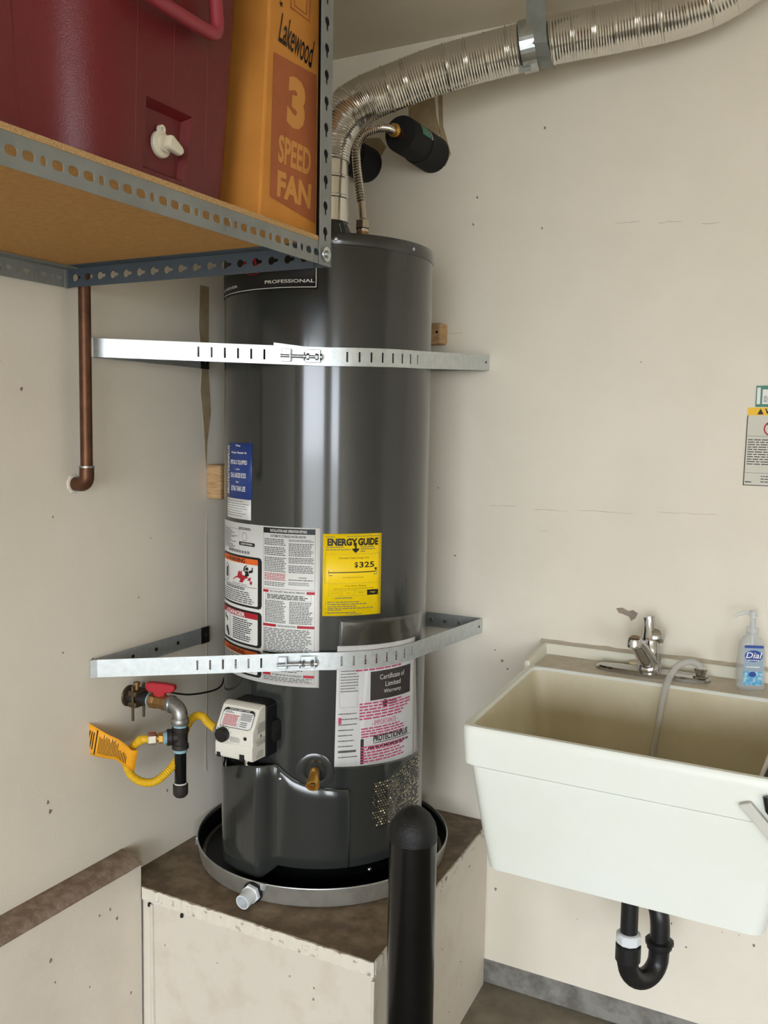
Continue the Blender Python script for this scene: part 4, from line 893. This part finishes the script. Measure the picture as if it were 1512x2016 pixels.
mb.build('panel_lettering', 'cardboard_tan', pp, smooth=False)
mb = MB(); lk = lambda u, v, d: bfn_(u, v-.10*(u+.93), d)
text(mb, lk, 'Lakewood', -.988, 2.048, -.888, 2.094, .0010, .006, .45)
mb.add([lk(-.985+(.006 if i % 2 else .0022)*math.cos(i*math.pi/5), 2.105+(.006 if i % 2 else .0022)*math.sin(i*math.pi/5), .001) for i in range(10)], [tuple(range(10))])
rect(mb, lk, -.985, 2.0535, -.955, 2.0548, .0010); rect(mb, lk, -.899, 2.054, -.896, 2.057, .0010)
mb.build('brand_lettering', 'ink_black', bx, smooth=False)
mb = MB(); frame(mb, bfn_, -.96, 2.115, -.905, 2.165, .002, .001); frame(mb, bfn_, -.95, 2.122, -.915, 2.155, .0015, .001); mb.build('line_drawing', 'cardboard_print', bx, smooth=False)

# ================================================================== VENT DUCT
vd = thing('vent_duct', (AX.x, AX.y, 1.955), 'silver flexible aluminium vent duct rising from heater and running right', 'duct')
MB().lathe((AX.x, AX.y, 0), [(.0425, 1.935), (.0425, 1.985), (.0445, 1.987), (.0445, 1.992), (.0425, 1.994), (.0420, 2.03), (.0440, 2.032), (.0440, 2.036), (.0415, 2.038), (.0410, 2.085)], 40).build('rigid_collar', 'aluminium', vd)
dp = spline([(.305, -.335, 2.07), (.305, -.334, 2.10), (.308, -.327, 2.135), (.325, -.305, 2.185), (.365, -.275, 2.222), (.44, -.245, 2.252), (.515, -.222, 2.276), (.62, -.19, 2.299), (.735, -.165, 2.317), (.81, -.147, 2.327), (.882, -.13, 2.334), (.987, -.118, 2.342), (1.037, -.112, 2.349), (1.087, -.107, 2.361), (1.135, -.102, 2.382), (1.172, -.10, 2.407), (1.195, -.10, 2.444)], 16)
dp = resample(dp, .0016)
rad = []
for i in range(len(dp)):
    s = i*.0016; ramp = max(0, min(1, s/.09))
    rad.append(.0425+.0075*ramp+.0009*math.sin(2*math.pi*s/.0064)+(.0016 if (s % .047) < .0035 else 0))
MB().tube(dp, rad, 40, cap=False).build('flex_duct', 'aluminium', vd)
hs = thing('hanger_strap', (.74, -.17, 2.22), 'grey metal hanger strap from ceiling looped under the duct', 'strap')
i1 = min(range(len(dp)), key=lambda i: abs(dp[i].x-.715)); i2 = min(range(len(dp)), key=lambda i: abs(dp[i].x-.752))
c1 = dp[i1]; t1 = (dp[i1+4]-dp[i1-4]).normalized(); 
MB().tube([c1-t1*.016, c1+t1*.016], .0535, 40, cap=False).build('wrap_band', 'galvanized', hs, smooth=False, solid=.0012, solid_off=1)
MB().prism([(-.015, -.008), (.012, -.010), (.014, .004), (-.014, .006)], plane_fn(c1+Vector((0, -.018, -.052)), t1, (0, 0, 1), (0, -1, 0)), 0, .0012).build('band_tab', 'galv_dull', hs, smooth=False)
c2 = dp[i2]
pth = [Vector((c2.x-.012, c2.y-.050, CEIL-.001)), Vector((c2.x-.008, c2.y-.054, c2.z+.06)), Vector((c2.x-.004, c2.y-.0565, c2.z)), Vector((c2.x-.002, c2.y-.0555, c2.z-.022))]+[c2+Vector((0, -.0555*math.cos(a), -.0555*math.sin(a))) for a in [R_(k) for k in (35, 50, 65, 80, 95)]]
rows = [[p+Vector((-.0215, 0, .002)), p+Vector((.0215, 0, -.002))] for p in pth]
MB().loft(rows, False, False, closed=False).build('hanging_strip', 'galv_dull', hs, smooth=False, solid=.0014, solid_off=0)

# ================================================================== WATER PIPES AND FLEX CONNECTOR
def stub(x, z, y1, lab_, sticker):
    s = thing('insulated_pipe', (x, y1/2, z-.044), lab_, 'insulated pipe', 'pipe stubs above the heater')
    MB().lathe((x, 0, z), [(.045, 0), (.045, .006), (.044, .086), (.0435, .090)], 32, (0, -1, 0), True, True).build('foam_sleeve', 'black_foam', s)
    MB().lathe((x+.001, 0, z-.001), [(.0385, .088), (.0385, .094)], 32, (0, -1, 0), True, True).build('sleeve_gap', 'black_plastic', s)
    MB().lathe((x-.001, 0, z+.002), [(.0425, .093), (.0425, -y1-.006), (.040, -y1), (.013, -y1), (.012, -y1+.005)], 32, (0, -1, 0), True, True).build('foam_sleeve', 'black_foam', s)
    MB().tube([(x, -.05, z), (x, y1-.012, z)], .0112, 16).build('copper_stub', 'copper', s)
    if sticker:
        fn = lambda u, v, d: Vector((x, 0, z))+Vector((math.cos(R_(8)+v/.044), 0, math.sin(R_(8)+v/.044)))*(.0445+d)+Vector((0, -.105-u, 0))
        mb = MB()
        for k in range(5): rect(mb, fn, .0, -.002+.005*k, .045, .003+.005*k, .0)
        st = mb.build('green_sticker', 'paper_green', s, smooth=False)
        mb = MB()
        for k in range(5): rect(mb, fn, -.012, -.002+.005*k, -.004, .001+.005*k, .0)
        mb.build('white_sticker', 'label_white', s, smooth=False)
    return s
stub(.405, 2.163, -.182, 'black foam insulated pipe stub with green sticker on back wall', True)
stub(.212, 2.160, -.20, 'black foam insulated pipe stub half hidden behind the duct', False)
def connector(px, py, ex, ey, ez, lab_):
    s = thing('flex_connector', (px, py, 1.89), lab_, 'water connector', 'flexible water connectors')
    pth = resample(spline([(px, py, 1.93), (px-.006, py+.002, 1.97), (px-.017, py+.008, 2.02), (px-.026, py+.014, 2.06), (px-.030, py+.02, 2.095), (px-.024, py+.04, 2.128), (px-.010, py+.075, 2.148), (px-.002, py+.11, 2.158), (ex, ey+.0, ez)], 12), .0011)
    n = len(pth)
    MB().tube(pth, [(.0078 if i < 36 or i > n-14 else .0086+.0016*math.sin(2*math.pi*i/6.0)) for i in range(n)], 18).build('corrugated_tube', 'stainless', s)
    hex_nut(MB(), (px, py, 1.918), (0, 0, 1), .0165, .020).build('lower_nut', 'stainless', s, smooth=False)
    MB().lathe((px, py, 1.8985), [(.013, 0), (.013, .010)], 20, cap0=True, cap1=True).build('gasket_ring', 'stainless', s)
    MB().lathe((ex, ey-.012, ez), [(.0135, 0), (.0155, .003), (.0155, .010), (.0135, .013)], 22, (.2, 1, .1), True, True).build('upper_nut', 'brass', s)
connector(.4045, -.357, .402, -.205, 2.163, 'corrugated stainless connector from heater top to the stickered pipe stub')

# ================================================================== BOLLARD
bl_ = MB().lathe((.748, -.748, 0), [(.0432, 0), (.0432, .742), (.0425, .752), (.039, .764), (.031, .777), (.020, .787), (.009, .792), (0, .793)], 48).build('bollard', 'black_gloss')
tag(bl_, 'black painted steel bollard in front of heater platform', 'bollard')
mbb = MB()
for k in range(26):
    a = random.uniform(-2.6, -.2); r = random.uniform(.004, .034); z = .793-.62*r*r/.043-.006*(r/.04)
    c_ = Vector((.748+r*math.cos(a), -.748+r*math.sin(a), z)); s = random.uniform(.0015, .004)
    mbb.add([c_+Vector((s*random.uniform(-1, 1), s*random.uniform(-1, 1), random.uniform(0, .0022))) for _ in range(4)], [(0, 1, 2, 3)])
MB().lathe((.748, -.748, .0), [(.0436, .735), (.0436, .744), (.043, .754), (.0395, .766), (.0315, .779), (.0205, .789), (.0095, .794), (0, .795)], 32).build('rough_cap', 'bollard_top', bl_)

# ================================================================== UTILITY SINK
RIM = .918
sk = thing('utility_sink', (1.06, -.32, .63), 'white plastic utility sink mounted on the back wall', 'sink')
xr = 1.372
def sr(z, xl0, xl1, xr0, xr1, yb, yf, r, n=6): return rring([(xl1, yf), (xr1, yf), (xr0, yb), (xl0, yb)], z, r, n)
xl0, xl1 = .737, .785
outer = [sr(.634, xl0+.075, xl1+.043, xr-.04, xr-.05, -.045, -.592, .03), sr(.631, xl0+.085, xl1+.055, xr-.05, xr-.06, -.055, -.58, .03)][::-1]
outer += [sr(.70, xl0+.055, xl1+.032, xr-.03, xr-.037, -.035, -.602, .03), sr(.838, xl0+.016, xl1+.012, xr-.01, xr-.012, -.004, -.618, .03), sr(.843, xl0+.003, xl1+.002, xr-.002, xr-.002, -.003, -.626, .028), sr(.90, xl0, xl1, xr, xr, -.003, -.631, .026), sr(RIM-.004, xl0, xl1, xr, xr, -.003, -.631, .026), sr(RIM, xl0+.003, xl1+.003, xr-.003, xr-.003, -.005, -.628, .025)]
inner = [sr(RIM, xl0+.026, xl1+.011, xr-.012, xr-.012, -.148, -.618, .03), sr(RIM-.006, xl0+.029, xl1+.014, xr-.015, xr-.015, -.151, -.615, .03), sr(.72, xl0+.06, xl1+.045, xr-.045, xr-.045, -.165, -.595, .04), sr(.66, xl0+.085, xl1+.06, xr-.06, xr-.06, -.18, -.58, .05), sr(.65, xl0+.13, xl1+.10, xr-.10, xr-.10, -.22, -.54, .05)]
MB().loft(outer+inner[:2], True, False).build('basin', 'sink_white', sk, sharp=40)
MB().loft(inner[1:], False, True).build('basin_interior', 'sink_inside', sk, sharp=40)
MB().loft([sr(RIM+.0004, xl0+.012, xl1-.020, xr-.004, xr-.004, -.022, -.1465, .006, 2), sr(RIM+.0010, xl0+.014, xl1-.018, xr-.005, xr-.005, -.023, -.1455, .006, 2)] if False else [rring([(.762, -.147), (1.355, -.147), (1.355, -.022), (.758, -.022)], RIM+h, .006, 2) for h in (.0002, .0012)]).build('faucet_deck', 'sink_grime', sk)
lp = MB(); lp.hexa([(.737, -.022, RIM-.01), (xr, -.022, RIM-.01), (xr, -.002, RIM-.01), (.737, -.002, RIM-.01)], [(.737, -.019, .946), (xr, -.019, .946), (xr, -.002, .946), (.737, -.002, .946)])
lp.build('back_lip', 'sink_lip', sk, smooth=False, bevel=.004)
MB().hexa([(.736, -.150, RIM-.02), (.756, -.150, RIM-.02), (.756, -.012, RIM-.02), (.736, -.012, RIM-.02)], [(.741, -.148, RIM+.010), (.752, -.148, RIM+.010), (.752, -.012, .9455), (.737, -.012, .9455)]).build('side_lip', 'sink_lip', sk, smooth=False, bevel=.003)
rows = []
for i in range(40):
    x = .733+(xr-.733)*i/39; h = .0015*random.random()+(.002 if random.random() < .12 else 0)
    rows.append([Vector((x, -.0185, .9465)), Vector((x, -.0005, .9465)), Vector((x, -.0005, .950+h)), Vector((x, -.006, .949+h*.6))])
MB().loft(rows).build('caulk_bead', 'sink_grime', sk)
MB().lathe((1.05, -.38, .6505), [(0, 0), (.04, 0), (.042, .002), (.044, 0)], 24).build('drain_strainer', 'chrome', sk)
# drain trap
tp = thing('drain_trap', (1.065, -.29, .34), 'black plastic drain trap hanging under the sink', 'drain pipe')
T0 = Vector((1.047, -.33, 0)); T1 = Vector((1.047+.048, -.33+.080, 0)); td = (T1-T0).normalized(); sp2 = (T1-T0).length/2
MB().tube([T0+Vector((0, 0, .632)), T0+Vector((0, 0, .41))], .0178, 24).build('tailpiece', 'pvc_black', tp)
MB().lathe((T0.x, T0.y, .412), [(.0225, 0), (.0255, .003), (.026, .018), (.0235, .022), (.019, .024)], 10, cap0=True, cap1=True).build('slip_nut', 'pvc_white', tp, label='white slip nut')
jp = [T0+Vector((0, 0, .408)), T0+Vector((0, 0, .385))]+[(T0+T1)/2+(-td)*sp2*math.cos(a)+Vector((0, 0, .374-.008*(1-math.cos(a))-sp2*math.sin(a))) for a in [i*math.pi/16 for i in range(1, 16)]]+[T1+Vector((0, 0, .365)), T1+Vector((0, 0, .392))]
MB().tube(jp, [.0255, .0255]+[.0215]*15+[.0215, .0215], 24).build('j_bend', 'pvc_black', tp)
MB().lathe((T0.x, T0.y, .372), [(.0225, 0), (.0258, .004), (.0258, .036), (.022, .038)], 24, cap0=True, cap1=True).build('inlet_socket', 'pvc_black', tp)
MB().lathe((T1.x, T1.y, .372), [(.024, 0), (.0265, .004), (.0265, .012), (.030, .013), (.030, .019), (.0225, .021)], 12, cap0=True, cap1=True).build('outlet_nut', 'pvc_black', tp)
MB().tube(spline([T1+Vector((0, 0, .388)), T1+Vector((0, 0, .42)), T1+Vector((-.006, .004, .455)), T1+Vector((-.028, .03, .488)), T1+Vector((-.05, .08, .497)), T1+Vector((-.06, .16, .498)), T1+Vector((-.06, .2515, .498))], 8), .0205, 22).build('trap_arm', 'pvc_black', tp)

# ================================================================== FAUCET
FZ = RIM+.0016; fc = Vector((1.016, -.084, FZ))
fa = thing('faucet', tuple(fc), 'chrome single lever faucet on the sink deck', 'faucet')
def plate(z, g): 
    L, W = .128-g, .029-g
    return [Vector((1.022+L*math.copysign(abs(math.cos(t))**.55, math.cos(t)), -.084+W*math.copysign(abs(math.sin(t))**.8, math.sin(t)), z)) for t in [2*math.pi*k/40 for k in range(40)]]
MB().loft([plate(FZ, 0), plate(FZ+.006, 0), plate(FZ+.010, .004), plate(FZ+.0115, .012)]).build('deck_plate', 'chrome', fa)
MB().lathe((fc.x, fc.y, FZ), [(.027, .008), (.027, .02), (.0255, .024), (.0235, .05), (.0225, .068), (.0215, .07), (.0215, .080), (.019, .086), (0, .087)], 32).build('faucet_body', 'chrome', fa)
spp = spline([fc+Vector((0, -.008, .030)), fc+Vector((-.004, -.032, .048)), fc+Vector((-.008, -.065, .072)), fc+Vector((-.010, -.095, .090)), fc+Vector((-.011, -.118, .098))], 6)
so_ = MB().tube(spp, [.021-.007*i/(len(spp)-1) for i in range(len(spp))], 20).build('spout', 'chrome', fa)
MB().lathe(fc+Vector((-.011, -.116, .104)), [(.0135, 0), (.0148, -.004), (.0148, -.018), (.0125, -.020), (.009, -.020), (.009, -.016), (0, -.016)], 22, (0, 0, 1), True).build('aerator', 'chrome', so_)
hl_ = MB().tube([fc+Vector((0, 0, .078)), fc+Vector((-.002, .001, .100)), fc+Vector((-.005, .003, .124)), fc+Vector((-.007, .004, .131))], [.0205, .0155, .0125, .0135], 22).build('lever', 'chrome', fa)
MB().lathe(fc+Vector((.004, .006, .078)), [(.0235, 0), (.0245, .005), (.0235, .02), (.018, .028), (0, .030)], 24, (.2, .2, 1)).build('lever_hub', 'chrome', fa)
sp3 = MB().lathe((1.128, -.088, FZ+.010), [(.017, 0), (.017, .004), (.012, .006), (.012, .014), (.0145, .015), (.0145, .020), (0, .021)], 20).build('sprayer_holder', 'chrome', fa)
# clear tube from the holder down into the basin
ct = MB().tube(spline([(1.128, -.088, FZ+.030), (1.118, -.095, FZ+.042), (1.100, -.112, FZ+.046), (1.082, -.135, FZ+.034), (1.071, -.160, FZ+.008), (1.066, -.178, FZ-.030), (1.062, -.192, FZ-.075), (1.056, -.198, FZ-.125), (1.052, -.205, FZ-.175), (1.050, -.22, FZ-.215)], 8), .0075, 16).build('drain_hose', 'clear_tube')
tag(ct, 'cloudy clear hose arching from the faucet plate into the sink', 'hose')
cc = MB().lathe((.975, -.040, RIM+.0016), [(0, 0), (.016, 0), (.017, .003), (.017, .012), (.015, .014), (0, .0145)], 24).build('bottle_cap', 'cream_cap'); tag(cc, 'small cream plastic cap behind the faucet', 'cap')

# ================================================================== SOAP BOTTLE
sb = thing('soap_dispenser', (1.230, -.088, RIM+.0013), 'clear pump bottle of soap with blue label on sink deck', 'soap bottle')
bz0 = RIM+.0014; sc_ = Vector((1.230, -.088, 0)); sa = Vector((.93, .37, 0)); sn2 = Vector((.37, -.93, 0))
def bot(z, w, d, r): return rring([tuple((sc_+sa*a*w+sn2*b*d)[:2]) for a, b in ((-1, 1), (1, 1), (1, -1), (-1, -1))], z, r, 5)
MB().loft([bot(bz0, .026, .015, .011), bot(bz0+.004, .029, .0175, .012), bot(bz0+.06, .0285, .017, .012), bot(bz0+.10, .025, .0155, .012), bot(bz0+.112, .019, .013, .010), bot(bz0+.118, .011, .010, .0075), bot(bz0+.122, .011, .010, .0075)]).build('bottle', 'clear_bottle', sb)
MB().lathe(sc_+Vector((0, 0, bz0+.120)), [(.013, 0), (.013, .014), (.008, .016), (.006, .020), (.006, .040)], 20, cap0=True, cap1=True).build('pump_collar', 'clear_bottle', sb)
pm = MB().tube([sc_+Vector((0, 0, bz0+.158)), sc_+Vector((0, 0, bz0+.171))], [.0095, .0085], 18).build('pump_head', 'clear_bottle', sb)
MB().tube(spline([sc_+Vector((0, 0, bz0+.165)), sc_-sa*.018+Vector((0, 0, bz0+.166)), sc_-sa*.034+Vector((0, 0, bz0+.161)), sc_-sa*.038+Vector((0, 0, bz0+.155))], 5), .0045, 12).build('pump_nozzle', 'clear_bottle', pm)
MB().tube([sc_+Vector((0, 0, bz0+.01)), sc_+Vector((0, 0, bz0+.15))], .003, 10).build('dip_tube', 'pvc_white', sb)
lf = lambda u, v, d: sc_+sn2*(.0180+d)+sa*u+Vector((0, 0, bz0+v))
mb = MB(); rect(mb, lf, -.020, .012, .020, .098, 0); lb_ = mb.build('bottle_label', 'label_clear_blue', sb, smooth=False)
mb = MB(); rect(mb, lf, -.020, .012, .020, .042, .0004); mb.build('bubble_picture', 'bubble_blue', lb_, smooth=False)
mb = MB(); mb.add([lf(.0185*math.cos(a*.2618), .076+.0125*math.sin(a*.2618), .0004) for a in range(24)], [tuple(range(24))]); rrect(mb, lf, -.020, .093, .020, .099, .002, .0004); mb.add([lf(-.001+.008*math.cos(a*.5236), .036+.006*math.sin(a*.5236), .0007) for a in range(12)], [tuple(range(12))]); mb.build('blue_print', 'dial_blue', lb_, smooth=False)
mb = MB(); text(mb, lf, 'Dial', -.016, .071, .017, .084, .0008, .01, .2); small_type(mb, lf, -.012, .0655, .012, .068, 1, .0008, .7, .02); small_type(mb, lf, -.014, .050, .014, .054, 1, .0006, .6, .05); mb.build('white_print', 'ink_white', lb_, smooth=False)

# ================================================================== TOOL ON THE SINK'S RIGHT END
tl_ = thing('scrub_tool', (1.31, -.655, .80), 'pale grey bar with black grip against sink front at right edge', 'tool')
tf = plane_fn((1.295, -.6318, .862), (.70, 0, -.71), (.71, 0, .70), (0, -1, 0))
MB().prism([(-.020, -.006), (.10, -.006), (.10, .012), (-.012, .012)], tf, 0, .010).build('flat_bar', 'grey_plastic', tl_, smooth=False, bevel=.002)
MB().tube([tf(-.005, .040, .006), tf(.012, .031, .008), tf(.05, .030, .010)], [.008, .010, .010], 14).build('grip', 'black_plastic', tl_)
st2 = thing('sink_inside_strip', (1.32, -.50, .66), 'pale strip inside the sink at the right', 'strip')
MB().hexa([(1.302, -.57, .70), (1.310, -.57, .70), (1.318, -.44, .70), (1.310, -.44, .70)], [(1.300, -.585, .905), (1.306, -.585, .905), (1.316, -.44, .925), (1.308, -.44, .925)]).build('strip', 'grey_plastic', st2, smooth=False, bevel=.002)  # pale strip by the basin's right inner wall, with a dark strip behind
MB().hexa([(1.307, -.56, .71), (1.312, -.56, .71), (1.320, -.45, .71), (1.3155, -.45, .71)], [(1.3065, -.575, .900), (1.311, -.575, .900), (1.321, -.45, .915), (1.3165, -.45, .915)]).build('dark_strip', 'black_plastic', st2, smooth=False)

# ================================================================== WALL NOTICES
nfn = lambda u, v, d: Vector((1.186+u+(v-.0)*.012, -.0004-d, 1.354+v))
nt_ = MB().add([nfn(a, b, d) for d in (0, .001) for a, b in ((0, 0), (.135, .004), (.135, .173), (0, .172))], [(3, 2, 1, 0), (4, 5, 6, 7), (0, 1, 5, 4), (1, 2, 6, 5), (2, 3, 7, 6), (3, 0, 4, 7)]).build('warning_notice', 'paper_notice', smooth=False)
tag(nt_, 'paper warning notice with yellow header on the wall above the soap', 'notice')
mb = MB(); rect(mb, nfn, 0, .155, .135, .172, .0014); mb.build('yellow_header', 'ink_yellow', nt_, smooth=False)
mb = MB(); mb.add([nfn(a, b, .0018) for a, b in ((.0195, .157), (.0325, .157), (.026, .170))], [(0, 1, 2)]); text(mb, nfn, 'WARNING', .0345, .158, .115, .170, .0018, .03)
small_type(mb, nfn, .004, .045, .130, .104, 11, .0014, .35, .12); small_type(mb, nfn, .035, .006, .1, .024, 3, .0014, .3, .3); rect(mb, nfn, .002, .109, .133, .1096, .0014); rect(mb, nfn, .002, .028, .133, .0286, .0014); rect(mb, nfn, -.0008, 0, .001, .155, .0012); rect(mb, nfn, -.0008, 0, .135, .0016, .0012)
small_type(mb, nfn, .003, .006, .016, .010, 1, .0014, .6, .02)
mb.build('notice_print', 'ink_black', nt_, smooth=False)
mb = MB(); n = 28; mb.add([nfn(.051+.0165*math.cos(2*math.pi*a/n), .126+.0165*math.sin(2*math.pi*a/n), .0016) for a in range(n)]+[nfn(.051+.0135*math.cos(2*math.pi*a/n), .126+.0135*math.sin(2*math.pi*a/n), .0016) for a in range(n)], [(a, (a+1) % n, n+(a+1) % n, n+a) for a in range(n)])
mb.add([nfn(a, b, .0016) for a, b in ((.040, .136), (.042, .138), (.062, .116), (.060, .114))], [(0, 1, 2, 3)]); mb.build('red_sign', 'ink_red', nt_, smooth=False)
gfn = lambda u, v, d: Vector((1.203+u, -.0012-d, 1.5275+v))
gn = MB().add([gfn(a, b, d) for d in (0, .0014) for a, b in ((0, 0), (.10, 0), (.10, .048), (0, .046))], [(3, 2, 1, 0), (4, 5, 6, 7), (0, 1, 5, 4), (1, 2, 6, 5), (2, 3, 7, 6), (3, 0, 4, 7)]).build('green_packet', 'paper_green', smooth=False)
tag(gn, 'green and white printed card on the wall above the notice', 'card')
mb = MB(); rect(mb, gfn, .013, .006, .095, .038, .0018); rect(mb, gfn, .002, .006, .009, .042, .0018); mb.build('white_panel', 'label_white', gn, smooth=False)
mb = MB(); small_type(mb, gfn, .016, .010, .09, .024, 5, .0022, .4, .2); rect(mb, gfn, .026, .031, .04, .036, .0022); mb.build('card_print', 'ink_black', gn, smooth=False)
